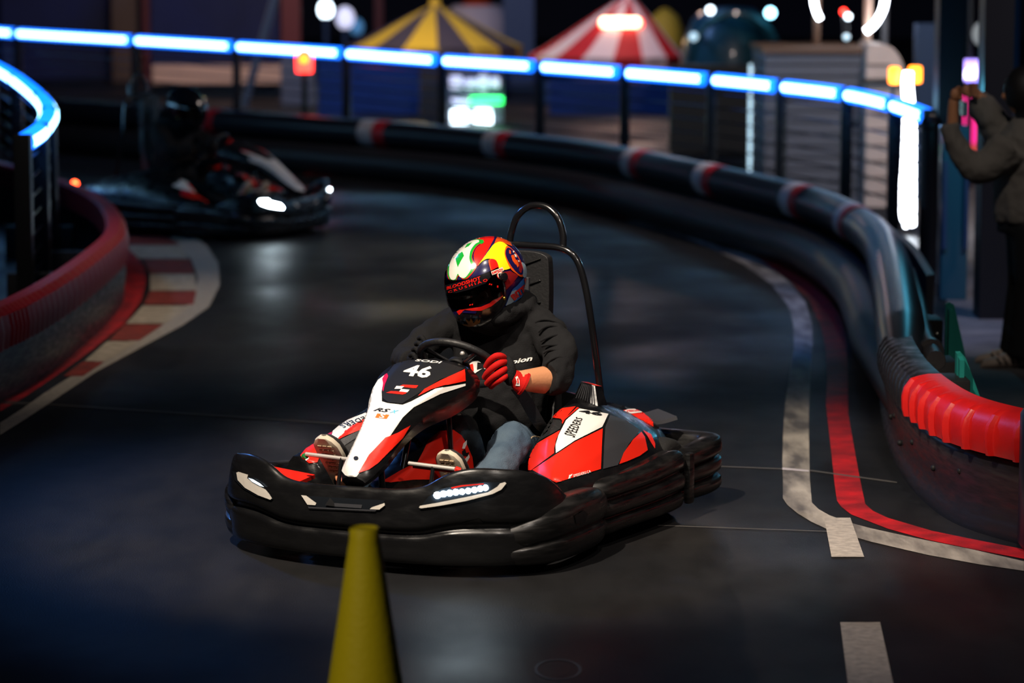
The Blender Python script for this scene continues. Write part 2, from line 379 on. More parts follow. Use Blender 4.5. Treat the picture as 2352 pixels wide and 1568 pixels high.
NOSE=[ # v, z, half top width, skirt drop
 (.03,.352,.022,.04),(.06,.385,.042,.055),(.13,.435,.056,.07),(.20,.490,.063,.08),(.27,.542,.074,.09),(.34,.585,.094,.10),(.40,.615,.122,.11),(.47,.642,.148,.12),(.55,.667,.165,.12),(.62,.686,.165,.12),(.66,.692,.158,.11),(.695,.690,.150,.10)]
def build_nose(root,full=True):
    g=G(); st=cat(NOSE,6); rings=[]
    for v,z,w,d in st:
        # rounded top with side flares dropping away and hollow underneath
        fl=.028; cr=.022*min(1,max(0,(v-.42)/.2)); k=.006+.5*0
        pr=[(-w-fl*.5,z-d),(-w-fl,z-d*.55),(-w-fl*.8,z-d*.35),(-w,z-.003),(-w*.6,z+.003+cr*.6),(0,z+.005+cr),(w*.6,z+.003+cr*.6),(w,z-.003),(w+fl*.8,z-d*.35),(w+fl,z-d*.55),(w+fl*.5,z-d),(w*.6,z-d-.004),(-w*.6,z-d-.004)]
        tilt=.0
        rings.append([V(x,v+(z-zz)*.55,zz) for x,zz in pr])
    g.loft(rings,'kart_black'); tree=g.tree()
    N='nose'
    sticker(g,tree,N,[(-0.2429,-0.2306),(-0.2125,-0.1554),(-0.1837,-0.0818),(-0.1448,0.0068),(-0.1345,0.0654),(-0.1074,0.1123),(-0.0805,0.1323),(-0.0874,0.0987),(-0.0926,0.0652),(-0.0911,0.0283),(-0.071,0.0215),(-0.0123,0.0145),(0.0213,0.0277),(0.1138,0.0759),(0.2297,0.0954),(0.2297,0.087),(0.1304,0.0556),(0.0295,0.0058),(-0.0126,-0.0325),(-0.0666,-0.111),(-0.1054,-0.1694),(-0.1726,-0.236),(-0.1861,-0.2527),(-0.2129,-0.2525),(-0.2279,-0.2474)],'sticker_white',step=.004)
    sticker(g,tree,N,[(-0.0789,0.1289),(-0.0451,0.1724),(-0.0115,0.189),(0.0892,0.1918),(0.1646,0.1747),(0.225,0.1542),(0.1812,0.1276),(0.1307,0.111),(0.0802,0.0777),(0.0213,0.0411),(-0.014,0.0195),(-0.0676,0.0248),(-0.0876,0.04),(-0.0909,0.0686),(-0.0807,0.0987)],'sticker_black')
    sticker(g,tree,N,[(-0.0805,0.1323),(-0.0721,0.1372),(-0.0671,0.1255),(-0.0807,0.0903),(-0.0859,0.0652),(-0.0892,0.0719),(-0.0874,0.0987),(-0.0907,0.1155)],'sticker_red_bluelit',off=.003)
    sticker(g,tree,N,[(0.2283,0.1508),(0.2298,0.1055),(0.144,0.0875),(0.097,0.0726),(0.0465,0.0477),(0.0718,0.0744),(0.1307,0.106)],'sticker_red',off=.003)
    sticker(g,tree,N,[(-0.1794,-0.2393),(-0.1389,-0.1726),(-0.0783,-0.1092),(-0.0296,-0.0894),(0.0158,-0.0628),(-0.0129,-0.1096),(-0.1055,-0.2029),(-0.1391,-0.2262)],'sticker_red',off=.003)
    sticker(g,tree,N,[(-0.2596,-0.212),(-0.2224,-0.1352),(-0.182,-0.0768),(-0.2141,-0.152),(-0.2412,-0.2289)],'sticker_red',step=.004)
    sticker(g,tree,N,[(-0.2224,-0.1319),(-0.2022,-0.1018),(-0.182,-0.0768),(-0.2023,-0.1219)],'sticker_red_bluelit',off=.003)
    project(g,tree,flatpoly([(x,y) for x,y in [([(-0.1875,-0.1857)][0][0]+.0095*math.cos(k*PI/6),[(-0.1875,-0.1857)][0][1]+.0075*math.sin(k*PI/6)) for k in range(12)]]),N,'ink_black',.004)
    if full:
        lettering(g,tree,N,'46',[(-0.0185,0.1286),(0.0871,0.1146),(0.0102,0.1721),(0.1125,0.1615)],'sticker_white',bold=.035,off=.003)
        lettering(g,tree,N,'SODI',[(0.0354,0.1837),(0.131,0.1731),(0.0439,0.192),(0.1428,0.1815)],'sticker_white',bold=.03,off=.003)
        lettering(g,tree,N,'RS',[(-0.1247,-0.0084),(-0.0661,-0.0154),(-0.1113,0.0033),(-0.056,-0.0021)],'ink_black',bold=.03,shear=.3,off=.003)
        lettering(g,tree,N,'X',[(-0.0628,-0.0154),(-0.0343,-0.019),(-0.0543,-0.0038),(-0.0242,-0.0073)],'ink_cyan',bold=.03,shear=.3,off=.003)
        sticker(g,tree,N,[(-0.108,-0.0185),(-0.0628,-0.0238),(-0.0729,-0.0389),(-0.1165,-0.0336)],'ink_orange',off=.003)
        lettering(g,tree,N,'S',[(-0.1031,-0.0353),(-0.083,-0.0371),(-0.0946,-0.0203),(-0.0745,-0.0221)],'sticker_white',off=.0045)
        for c,p in (('sticker_red',[(-0.0254,0.085),(-0.0103,0.0916),(0.0484,0.088),(0.04,0.0779),(0.0265,0.078),(-0.0204,0.0833)]),('sticker_red',[(-0.0758,0.0601),(-0.0574,0.0667),(0.0047,0.063),(0.0097,0.068),(-0.0004,0.0563),(-0.0122,0.053)]),
          ('sticker_white',[(-0.0355,0.0867),(-0.0053,0.0849),(-0.0171,0.0749),(-0.0439,0.075)]),('sticker_white',[(-0.0171,0.0749),(0.0148,0.0714),(0.0063,0.0613),(-0.0255,0.0649)])):
            sticker(g,tree,N,p,c,off=.003)
    n=g.build('nose_fairing',root,ang=28)
    s=G(); s.tube([(-.05,.16,.40),(-.05,.18,.25),(-.05,.2,.10)],.012,'dark_steel'); s.tube([(.05,.16,.40),(.05,.18,.25),(.05,.2,.10)],.012,'dark_steel')
    s.tube([(0,.60,.62),(0,.5,.5),(0,.35,.15)],.012,'dark_steel'); s.tube([(-.1,.60,.60),(-.12,.6,.3),(-.15,.6,.1)],.011,'dark_steel'); s.tube([(.1,.60,.60),(.12,.6,.3),(.15,.6,.1)],.011,'dark_steel')
    s.build('nose_bracket',n)
PODX=[ # v: inner(u,z) ridge(u,z) mid(u,z) outer(u,z)
 (.60,(.48,.25),(.54,.285),(.58,.295),(.62,.27)),
 (.72,(.40,.27),(.47,.335),(.55,.335),(.645,.27)),
 (.85,(.33,.31),(.42,.42),(.54,.38),(.655,.265)),
 (1.0,(.29,.36),(.39,.485),(.52,.42),(.660,.255)),
 (1.15,(.27,.41),(.37,.515),(.52,.44),(.660,.245)),
 (1.3,(.26,.42),(.35,.50),(.52,.42),(.655,.245)),
 (1.45,(.25,.42),(.33,.46),(.50,.39),(.640,.25)),
 (1.6,(.23,.40),(.31,.43),(.46,.37),(.61,.255)),
 (1.75,(.22,.37),(.31,.385),(.42,.35),(.54,.26)),
 (1.85,(.24,.34),(.32,.35),(.40,.33),(.47,.27))]
def pod_base():
    g=G(); st=cat([(v,)+a+b+c_+d for v,a,b,c_,d in PODX],8); rings=[]
    for q in st:
        v=q[0]; a,b,c_,d=q[1:3],q[3:5],q[5:7],q[7:9]
        pr=[(a[0]+.01,.09),(a[0],a[1]-.10),a,((a[0]+b[0])/2,(a[1]+b[1])/2+.012),b,((b[0]+c_[0])/2,(b[1]+c_[1])/2+.008),c_,((c_[0]+d[0])/2,(c_[1]+d[1])/2+.012),d,(d[0]+.006,d[1]-.03),(d[0]-.02,.12),(d[0]-.04,.09)]
        rings.append([V(x,v,z) for x,z in pr])
    g.loft(rings,'kart_black'); return g
def build_pods(root,full=True):
    g=pod_base(); tree=g.tree(); A='podL'
    S=lambda p,m,off=.002,pn=A: sticker(g,tree,pn,p,m,off)
    S([(-0.0222,0.0884),(0.0946,0.0682),(0.069,0.0166),(-0.039,-0.0388),(-0.111,-0.0871),(-0.1128,-0.0562),(-0.1026,-0.0184),(-0.0736,0.0418)],'sticker_white')
    S([(-0.1109,-0.0923),(-0.039,-0.0439),(0.0708,0.0098),(0.0675,-0.0521),(0.0627,-0.1482),(-0.0214,-0.1726),(-0.1071,-0.197),(-0.2018,-0.1527)],'sticker_red')
    S([(-0.1178,-0.0872),(-0.2069,-0.1545),(-0.2619,-0.1513),(-0.185,-0.0497),(-0.0958,0.0022),(-0.1111,-0.0356),(-0.1179,-0.07)],'sticker_red')
    S([(-0.1475,0.0553),(-0.0995,0.0881),(-0.036,0.0969),(-0.0873,0.0366),(-0.0942,0.0469)],'sticker_red')
    S([(-0.0908,0.0332),(-0.0308,0.0935),(-0.0222,0.0918),(-0.0737,0.0538),(-0.0873,0.0263)],'sticker_red')
    S([(-0.1527,0.0484),(-0.0959,0.04),(-0.089,0.0246),(-0.0975,0.0057),(-0.1816,-0.0428)],'seat_black',.003)
    S([(0.1015,0.0648),(0.1668,0.0427),(0.2184,0.0086),(0.2235,0.0001),(0.1756,-0.0516),(0.1296,-0.1342),(0.0712,-0.1481),(0.0761,-0.052),(0.081,0.0167)],'sticker_grey')
    B='podB'; tb=tree
    S([(0.1347,-0.1307),(0.1534,-0.086),(0.1928,-0.0344),(0.2287,-0.0034),(0.2425,-0.0256),(0.2529,-0.077),(0.2187,-0.0995),(0.1673,-0.1203)],'sticker_red',.004)
    S([(0.2355,0.0035),(0.2699,-0.0135),(0.2854,-0.0512),(0.2838,-0.0718),(0.27,-0.0512),(0.2528,-0.0204)],'sticker_red',.004)
    if full:
        lettering(g,tree,A,'SPEEDERS',[(-0.039,-0.0285),(-0.0084,0.0472),(-0.082,-0.0132),(-0.0341,0.054)],'ink_black',.004,bold=.012,space=1.12)
        lettering(g,tree,A,'46',[(-0.0222,0.0712),(0.0672,0.0578),(-0.0257,0.0849),(0.074,0.0716)],'ink_black',.004,bold=.04)
        lettering(g,tree,A,'SPEEDERS.CA',[(-0.0437,-0.1795),(0.0232,-0.1621),(-0.0454,-0.1692),(0.0215,-0.1518)],'sticker_white',.004,bold=.01)
        S([(-0.0642,-0.1848),(-0.0591,-0.171),(-0.0471,-0.1658),(-0.0506,-0.1727),(-0.0574,-0.1796),(-0.0522,-0.1813)],'sticker_white',.004)
    pl=g.build('side_pod',root,ang=60)
    # tall intake with slats, red cap with checker
    v=G(); v.add([(.30,1.20,.46),(.47,1.24,.44),(.455,1.42,.42),(.29,1.42,.44),(.33,1.28,.575),(.425,1.29,.555),(.42,1.40,.535),(.325,1.40,.555)],[(0,1,5,4),(1,2,6,5),(2,3,7,6),(3,0,4,7),(4,5,6,7),(3,2,1,0)],'kart_black')
    for k in range(9):
        t=.12+k*.095; x0=.30+.17*t;x1=.33+.095*t; y0=1.20+.04*t;y1=1.28+.01*t
        v.tube([(x0,y0-.004,.465-.02*t),(x1,y1-.004,.568-.02*t)],.0045,'sticker_grey',6)
    v.add([(.330,1.279,.578),(.427,1.289,.558),(.422,1.401,.538),(.325,1.401,.558)],[(0,1,2,3)],'sticker_red')
    for i in range(3):
        for j in range(2):
            if (i+j)%2==0:
                a=.36+i*.02; b=1.32+j*.03; zz=.572-.2*(a-.33)-.165*(b-1.28)*1
                v.add([(a,b,zz+.004),(a+.02,b,zz),(a+.02,b+.03,zz-.004),(a,b+.03,zz)],[(0,1,2,3)],'sticker_white')
    v.v=[(.372+(x-.375)*.62,1.31+(y-1.31)*.62,.478+(z-.44)*.66) for x,y,z in v.v]; v.build('air_intake',pl)
    w=G(); w.add([(.16,1.46,.50),(.31,1.45,.47),(.31,1.57,.44),(.16,1.6,.46),(.16,1.45,.38),(.33,1.44,.36),(.33,1.6,.33),(.16,1.62,.33)],[(0,1,2,3),(0,4,5,1),(1,5,6,2),(2,6,7,3),(3,7,4,0)],'kart_black')
    w.add([(.17,1.462,.503),(.30,1.452,.473),(.30,1.56,.445),(.17,1.59,.465)],[(0,1,2,3)],'sticker_red'); w.build('engine_cap',pl)
    # fin at the rear
    fn=G(); P=[(.24,1.68,.385),(.34,1.78,.37),(.41,1.88,.35),(.47,1.95,.365)]
    fn.loft([[V(x-.09,y+.02,z+.0),V(x+.05,y-.10,z-.005),V(x+.055,y-.10,z-.02),V(x-.085,y+.02,z-.015)] for x,y,z,*_ in cat(P,5)],'sticker_grey'); fn.build('rear_fin',pl)
    rt=G(); rc=cat([(.20,1.62,.43,.0),(.24,1.70,.425,.0),(.30,1.78,.40,0),(.36,1.86,.36,0)],4)
    rt.loft([[V(x-.14,y+.06,z-.01),V(x+.02,y-.04,z+.006),V(x+.12,y-.10,z-.035),V(x+.12,y-.10,z-.06),V(x-.14,y+.06,z-.05)] for x,y,z,_ in rc],'kart_black'); t5=rt.tree()
    sticker(rt,t5,'podB',[(-0.1336,0.069),(-0.0852,0.0784),(0.0046,0.0754),(0.0191,0.045),(0.0266,-0.0124),(0.0049,0.0233),(-0.049,0.0229),(-0.085,0.0406)],'sticker_red',.004)
    ov=[(-0.1067,0.0674),(-0.0852,0.0784),(-0.0493,0.0822),(-0.017,0.0788),(-0.0277,0.0662),(-0.0671,0.0605)]; sticker(rt,t5,'podB',ov,'sticker_white',.006)
    lettering(rt,t5,'podB','SPEEDERS',[(-0.0923,0.0657),(-0.0349,0.0697),(-0.0888,0.0747),(-0.0313,0.0769)],'sticker_red',.008)
    rt.build('rear_cowl',pl)
    # the other pod, mirrored shape with its own stickers
    g=pod_base().mirror(); tree=g.tree(); C='podR'
    S=lambda p,m,off=.002: sticker(g,tree,C,p,m,off)
    S([(-0.2075,-0.1163),(-0.1843,-0.0864),(-0.1222,-0.0375),(-0.0548,0.0044),(-0.0797,-0.0201),(-0.0905,-0.0554),(-0.1137,-0.0817),(-0.1406,-0.1434),(-0.1724,-0.1466)],'sticker_red')
    S([(-0.1258,-0.0445),(-0.0689,0.001),(-0.0797,-0.0237),(-0.0905,-0.059),(-0.1135,-0.0552)],'sticker_red_bluelit',.003)
    S([(-0.087,-0.0555),(-0.0779,-0.0201),(-0.0334,0.0184),(0.0552,0.0531),(0.0657,0.0353),(0.048,0.0283),(-0.016,-0.0118),(-0.0658,-0.0592),(-0.08,-0.0644)],'sticker_white')
    S([(-0.0622,-0.0539),(-0.0159,-0.0065),(0.048,0.0283),(0.0406,-0.0123),(-0.0161,-0.0348),(-0.0587,-0.0557)],'sticker_red')
    S([(-0.0694,-0.0662),(-0.0162,-0.0384),(0.0371,-0.0141),(0.0191,-0.0458),(-0.0253,-0.0737),(-0.0519,-0.0947)],'sticker_grey')
    if full:
        lettering(g,tree,C,'SPEEDERS',[(0.1048,0.0562),(-0.0548,0.0044),(0.1118,0.042),(-0.0336,-0.0099)],'ink_black',.004,bold=.012,space=1.12)
        S([(-0.1969,-0.1217),(-0.1845,-0.1147),(-0.1723,-0.129),(-0.1829,-0.1359)],'sticker_white',.004)
    g.build('side_pod',root,ang=60)
def build_hump(root,full=True):
    g=G(); st=cat([(.14,.20,.07,.0),(.26,.28,.085,-.02),(.42,.335,.095,-.02),(.58,.43,.10,-.01),(.70,.487,.097,.005),(.80,.50,.09,.015),(.885,.475,.085,.015),(.935,.42,.08,.015),(.96,.30,.07,.015)],5); rings=[]
    for v,z,w,o in st:
        rings.append([V(o-w,v,.08),V(o-w*.9,v,z-.09),V(o-w*.6,v,z-.02),V(o,v,z),V(o+w*.6,v,z-.02),V(o+w*.9,v,z-.09),V(o+w*1.0,v,.08)])
    g.loft(rings,'kart_black'); tree=g.tree()
    sticker(g,tree,'hump',[(-0.2136,-0.1385),(-0.1454,-0.098),(-0.0772,-0.0642),(-0.0343,0.0207),(0.0084,0.0546),(0.0596,0.0613),(0.0936,0.0373),(0.1139,0.0031),(0.1359,-0.0481),(0.1442,-0.1078),(-0.0093,-0.1326),(-0.0944,-0.1322),(-0.1796,-0.1421)],'sticker_red')
    for c,p in (('sticker_white',[(0.0934,-0.0139),(0.0986,0.0066),(0.1123,0.0201),(0.1122,0.0031),(0.1036,-0.0139)]),('sticker_white',[(0.0949,-0.0769),(0.0966,-0.065),(0.1206,-0.0361),(0.1239,-0.0481),(0.1137,-0.0651)]),
        ('ink_black',[(0.0934,-0.0241),(0.1053,-0.0139),(0.1104,-0.031),(0.1223,-0.0276),(0.1154,-0.0446),(0.1035,-0.0412),(0.0967,-0.0445)])):
        sticker(g,tree,'hump',p,c,.004)
    g.build('fuel_tank_cover',root)
def build_kart(name,loc,rz,label,group=None,full=True):
    root=empty(name,loc,rz,label,'kart',group)
    g=G(); g.prism([(-.30,.15),(.30,.15),(.36,.5),(.36,1.0),(.34,1.75),(-.34,1.75),(-.36,1.0),(-.36,.5)],.045,.065,'matt_black'); g.build('floor_pan',root,smooth=False)
    g=G()
    for sg in (1,-1):
        g.tube([(sg*.25,.12,.09),(sg*.30,.35,.085),(sg*.33,.9,.085),(sg*.33,1.5,.085),(sg*.3,1.85,.10)],.016,'dark_steel',sm=6)
        g.tube([(sg*.2,.42,.085),(sg*.50,.42,.11)],.014,'dark_steel'); g.tube([(sg*.2,.36,.085),(sg*.48,.40,.14)],.010,'steel')
    g.tube([(-.3,.14,.09),(.3,.14,.09)],.016,'dark_steel'); g.tube([(-.55,1.52,.135),(.55,1.52,.135)],.02,'steel'); g.build('chassis_frame',root)
    build_front_bumper(root,full)
    for sg in (1,-1): corner_bumper(root,sg); side_bumper(root,sg)
    rear_bumper(root)
    for sg in (1,-1):
        wheel(root,(sg*.545,.44,.128),.128,.12); wheel(root,(sg*.525,1.60,.155),.155,.19)
    build_nose(root,full); build_hump(root,full); build_pods(root,full)
    # red front mudguard plate
    for sg in (1,-1):
        p=G(); p.add([(sg*.33,.14,.275),(sg*.52,.18,.305),(sg*.60,.36,.30),(sg*.38,.40,.27),(sg*.33,.14,.26),(sg*.52,.18,.29),(sg*.60,.36,.285),(sg*.38,.40,.255)],[(0,1,2,3),(7,6,5,4),(0,4,5,1),(1,5,6,2),(2,6,7,3),(3,7,4,0)],'sticker_red' if sg<0 else 'kart_black'); p.build('front_guard',root,smooth=False)
    # pedals
    for sg in (1,-1):
        q=-.02 if sg>0 else -.025
        p=G(); p.tube([(sg*.225-.11+q,.30,.368),(sg*.225+.09+q,.30,.362)],.0085,'steel'); p.tube([(sg*.2,.30,.366),(sg*.2,.24,.15)],.008,'dark_steel')
        p.tube([(sg*.335+q-(.02 if sg>0 else 0),.30,.362),(sg*.35+q-(.02 if sg>0 else 0),.31,.355)],.012,'green_plastic' if sg<0 else 'sticker_red')
        if sg>0: p.tube([(.11,.306,.355),(.29,.306,.349)],.005,'sticker_red')
        p.build('pedal',root)
    # seat
    g=G(); rings=[]
    for v,z,w,dep,s in cat([(.98,.16,.17,.03,0),(1.05,.105,.19,.05,0),(1.2,.08,.20,.10,0),(1.32,.12,.205,.16,0),(1.40,.22,.21,.17,0),(1.44,.36,.205,.15,0),(1.46,.50,.19,.11,0),(1.475,.66,.17,.06,0),(1.48,.8,.14,.04,0)],4):
        k=min(1,max(0,(z-.1)/.3)); n=V(0,-k,1-k).normalized() if z>.1 else V(0,0,1)
        def pt(x,o): return V(x,v,z)+n*o
        rings.append([pt(-w,dep),pt(-w*.92,dep*.4),pt(-w*.6,.01),pt(0,0),pt(w*.6,.01),pt(w*.92,dep*.4),pt(w,dep),pt(w+.008,dep),pt(w,dep*.3),pt(w*.64,-.015),pt(0,-.02),pt(-w*.64,-.015),pt(-w,dep*.3),pt(-w-.008,dep)])
    g.loft(rings,'seat_black'); st=g.build('seat',root)
    g=G(); g.prism(cat([(-.10,.62),(-.115,.8),(-.115,1.0),(-.095,1.055),(0,1.068),(.095,1.055),(.115,1.0),(.115,.8),(.10,.62)],4),1.455,1.50,'seat_black',axis='y')
    for z0 in (.74,.83,.92,1.01): g.tube([(-.08,1.452,z0+.03),(0,1.450,z0),(.08,1.452,z0+.03)],.004,'kart_black',6)
    g.prism([(-.03,.86),(.03,.86),(.03,.96),(-.03,.96)],1.44,1.456,'sticker_grey',axis='y')
    g.build('headrest',st,bev=.006)
    # roll hoop
    g=G(); g.tube([(-.30,1.66,.10),(-.285,1.62,.40),(-.262,1.56,.77),(-.225,1.56,.95),(-.185,1.56,1.04),(-.12,1.56,1.075),(0,1.56,1.08),(.12,1.56,1.075),(.185,1.56,1.04),(.225,1.56,.95),(.262,1.56,.77),(.285,1.62,.40),(.30,1.66,.10)],.0145,'tube_black',14,sm=6)
    g.tube([(-.125,1.57,1.07),(-.12,1.58,1.13),(-.095,1.585,1.195),(-.05,1.59,1.235),(0,1.59,1.246),(.05,1.59,1.235),(.095,1.585,1.195),(.12,1.58,1.13),(.125,1.57,1.07)],.0145,'tube_black',14,sm=6)
    g.build('roll_hoop',root)
    # steering wheel
    C=V(0,.89,.672); ax=V(0,.62,.78).normalized(); e1=V(1,0,0); e2=ax.cross(e1)
    sw=G(); RR=.162
    def wp(a,r,h=0): return C+e1*math.cos(a)*r+e2*math.sin(a)*r+ax*h
    sw.tube([tuple(wp(2*PI*k/48,RR)) for k in range(48)],.0155,'seat_black',14,closed=True)
    wo=sw.build('steering_wheel',root)
    s=G()
    for a in (R(-40),R(220),R(90)): s.tube([tuple(wp(a,.03,-.012)),tuple(wp(a,RR,-.002))],.010,'dark_steel',8)
    s.lathe([(.001,-.03),(.045,-.03),(.05,-.01),(.04,.006),(.001,.008)],'matt_black',20,tuple(C),tuple(ax)); s.sph(tuple(wp(R(-60),.07,.01)),.010,'steel',8)
    s.build('wheel_hub',wo)
    s=G(); s.tube([tuple(C),(0,.66,.40),(0,.45,.14)],.012,'dark_steel'); s.build('steering_column',root)
    # engine block behind the seat
    e=G(); e.box((.0,1.70,.17),(.24,.22,.18),'dark_steel',bev=.02); e.box((-.06,1.72,.30),(.13,.13,.09),'matt_black',bev=.015)
    e.tube([(.05,1.7,.30),(.2,1.72,.34),(.3,1.8,.30)],.025,'steel',sm=5); e.build('engine',root)
    tl=G(); tl.box((-.50,1.86,.33),(.05,.04,.06),'kart_black',bev=.005); tl.sph((-.51,1.86,.375),.028,'tail_red',12); tl.build('tail_light',root)
    return root
# ---------------------------------------------------------------- seated driver (kart's local frame)
def remesh(o,vox,sm=4,fac=.5):
    r=o.modifiers.new('join','REMESH'); r.mode='VOXEL'; r.voxel_size=vox; r.use_smooth_shade=True
    s=o.modifiers.new('smooth','SMOOTH'); s.iterations=sm; s.factor=fac; return o
def wrinkle(o,strength,size,dirs=(1,1,1)):
    t=bpy.data.textures.new('folds','CLOUDS'); t.noise_scale=size; t.noise_depth=2
    d=o.modifiers.new('folds','DISPLACE'); d.texture=t; d.strength=strength; d.mid_level=.5; d.texture_coords='LOCAL'; return o
HEADC=V(.0,1.125,.985)
HEADM=Matrix.Translation(HEADC)@Matrix.Rotation(R(-13),4,'Z')@Matrix.Rotation(R(21),4,'X')@Matrix.Rotation(R(-3),4,'Y')@Matrix.Scale(1.12,4)
# head-local axes: -y forward, +x wearer's left, +z up
def hsurf(lon,lat,off=0):
    """helmet shell; lon 0 = front, + = wearer's left"""
    cl,sl=math.cos(lat),math.sin(lat); f=math.cos(lon)*cl; x=math.sin(lon)*cl; z=sl
    a=.172 if f>0 else .168
    px=x*.131; py=-f*a; pz=z*(.148 if z>0 else .165)
    if z<0:
        fr=max(0,math.cos(lon)); k=min(1,-z*2.2)
        py-= .030*fr*k; py*=1; px*=1-.10*k*(1-fr*.4); 
        if f<0: py*=1-.06*k
    p=V(px,py,pz); n=V(x/.131,-f/a,z/.15).normalized()
    return p+n*off
def helmet(par,scheme='bright'):
    g=G(); NL,NA=72,44; la0,la1=R(-58),R(90); vs=[];fs=[]
    base='h_navy' if scheme=='bright' else 'h_black'
    for i in range(NA+1):
        lat=la0+(la1-la0)*i/NA
        for j in range(NL): vs.append(hsurf(2*PI*j/NL,lat))
    for i in range(NA):
        lat=la0+(la1-la0)*(i+.5)/NA
        for j in range(NL):
            lon=(2*PI*(j+.5)/NL+PI)%(2*PI)-PI
            if abs(lon)<R(66) and R(-8)<lat<R(17): continue
            k=(j+1)%NL; fs.append((i*NL+j,i*NL+k,(i+1)*NL+k,(i+1)*NL+j))
    full=G(); full.add(vs,[(i*NL+j,i*NL+(j+1)%NL,(i+1)*NL+(j+1)%NL,(i+1)*NL+j) for i in range(NA) for j in range(NL)],base)
    g.add(vs,fs,base)
    # transform into kart frame, then lay the paint scheme on
    g.xf(HEADM); full.xf(HEADM); tree=g.tree(); ft=full.tree()
    H_='head'; S=lambda p,m,off=.001,sm=5: sticker(g,tree,H_,p,m,off,.012,sm)
    if scheme=='bright':
        S([(-0.1774,0.0215),(-0.1756,0.0478),(-0.1668,0.0741),(-0.1528,0.1004),(-0.1317,0.1214),(-0.1071,0.1512),(-0.0685,0.1617),(-0.03,0.1617),(-0.03,0.1266),(-0.051,0.1214),(-0.0686,0.1003),(-0.0774,0.0741),(-0.0687,0.0513),(-0.0581,0.0372),(-0.0722,0.0127),(-0.0968,-0.0136),(-0.1143,-0.0154),(-0.1319,-0.0031),(-0.1424,-0.0259),(-0.16,-0.0258),(-0.174,-0.0083)],'h_red',.0012)
        S([(-0.1757,0.018),(-0.1721,0.0461),(-0.1633,0.0741),(-0.1493,0.1004),(-0.1282,0.1214),(-0.1001,0.1372),(-0.065,0.1442),(-0.0387,0.1407),(-0.0335,0.1301),(-0.0545,0.1214),(-0.0721,0.0986),(-0.0792,0.0705),(-0.0704,0.0477),(-0.0617,0.0372),(-0.0757,0.0144),(-0.1003,-0.0101),(-0.1143,-0.0119),(-0.1319,0.0004),(-0.1424,-0.0206),(-0.1599,-0.0223),(-0.1722,-0.0048)],'h_green',.0020)
        S([(-0.1687,0.018),(-0.1651,0.0461),(-0.1546,0.0741),(-0.1388,0.1022),(-0.1142,0.1232),(-0.0826,0.1372),(-0.0545,0.1407),(-0.0475,0.1336),(-0.0651,0.1231),(-0.0826,0.0986),(-0.0879,0.0706),(-0.0844,0.0513),(-0.0792,0.032),(-0.0897,0.0092),(-0.1073,-0.0101),(-0.1248,-0.0066),(-0.1336,0.0057),(-0.1424,-0.0136),(-0.1564,-0.0188),(-0.1669,-0.003)],'h_white',.0028)
        S([(-0.1423,0.0653),(-0.13,0.0846),(-0.116,0.0934),(-0.109,0.0776),(-0.1213,0.0566),(-0.1336,0.032),(-0.1388,0.0495)],'h_green',.0036,0)
        S([(-0.1072,0.1074),(-0.0966,0.1232),(-0.0773,0.1302),(-0.0896,0.1161)],'h_green',.0036,0)
        S([(-0.051,0.1407),(-0.0335,0.1406),(-0.03,0.1301),(-0.0405,0.1231),(-0.0493,0.1319)],'h_green',.0036,0)
        S([(-0.0564,0.0372),(-0.0686,0.06),(-0.0704,0.0846),(-0.0581,0.1109),(-0.03,0.1336),(-0.0264,0.1652),(0.0156,0.1652),(-0.0055,0.1091),(-0.0265,0.0775),(-0.0406,0.053)],'h_red',.0016)
        S([(-0.0581,0.0355),(-0.0371,0.0618),(-0.0125,0.1038),(0.0086,0.1441),(0.0121,0.1652),(0.0262,0.1651),(0.0139,0.1266),(-0.0072,0.095),(-0.0283,0.0705),(-0.0476,0.0442)],'h_navy',.0022,0)
        S([(-0.0529,0.0407),(-0.03,0.0723),(-0.0072,0.1038),(0.0104,0.1248),(0.0367,0.1336),(0.0612,0.1195),(0.0822,0.095),(0.0963,0.0634),(0.0945,0.0424),(0.0752,0.0283),(0.0506,0.0213),(0.0278,0.0214),(0.0191,0.0564),(-0.002,0.0652),(-0.023,0.0635),(-0.0406,0.053)],'h_yellow',.0030)
        S([(0.0086,0.1213),(0.0174,0.1441),(0.0244,0.1652),(0.0647,0.1529),(0.0823,0.116),(0.0612,0.1231),(0.0367,0.1353)],'h_orange',.0026,0)
        S([(-0.0125,0.06),(0.0015,0.0652),(0.0173,0.0582),(0.0261,0.0372),(0.0278,0.0179),(0.0015,0.0126),(-0.009,0.0354)],'h_orange',.0036)
        S([(-0.0073,0.0582),(0.0033,0.0635),(0.0173,0.0564),(0.0243,0.0372),(0.0225,0.0214),(0.0032,0.0179),(-0.0038,0.0354)],'h_red',.0042)
        S([(0.0595,0.116),(0.0787,0.1055),(0.1033,0.0774),(0.1208,0.0423),(0.1296,0.0178),(0.1278,-0.0015),(0.1138,-0.005),(0.0962,0.0073),(0.0752,0.0248),(0.0594,0.0564),(0.0507,0.088)],'h_orange',.0038)
        S([(0.063,0.109),(0.0787,0.102),(0.1015,0.0739),(0.1173,0.0423),(0.1243,0.0178),(0.1225,0.0055),(0.1102,0.0038),(0.0927,0.0178),(0.0752,0.0389),(0.0594,0.0669),(0.0542,0.0915)],'h_navy',.0046)
        for q in ([(0.0682,0.1003),(0.0752,0.0967),(0.0752,0.0827),(0.0682,0.0862)],[(0.0752,0.0775),(0.0857,0.081),(0.0963,0.0564),(0.1033,0.0441),(0.0927,0.0424),(0.0822,0.0564)],[(0.0892,0.0564),(0.0998,0.0617),(0.1068,0.0406),(0.1015,0.0301)]): S(q,'h_orange',.0056,0)
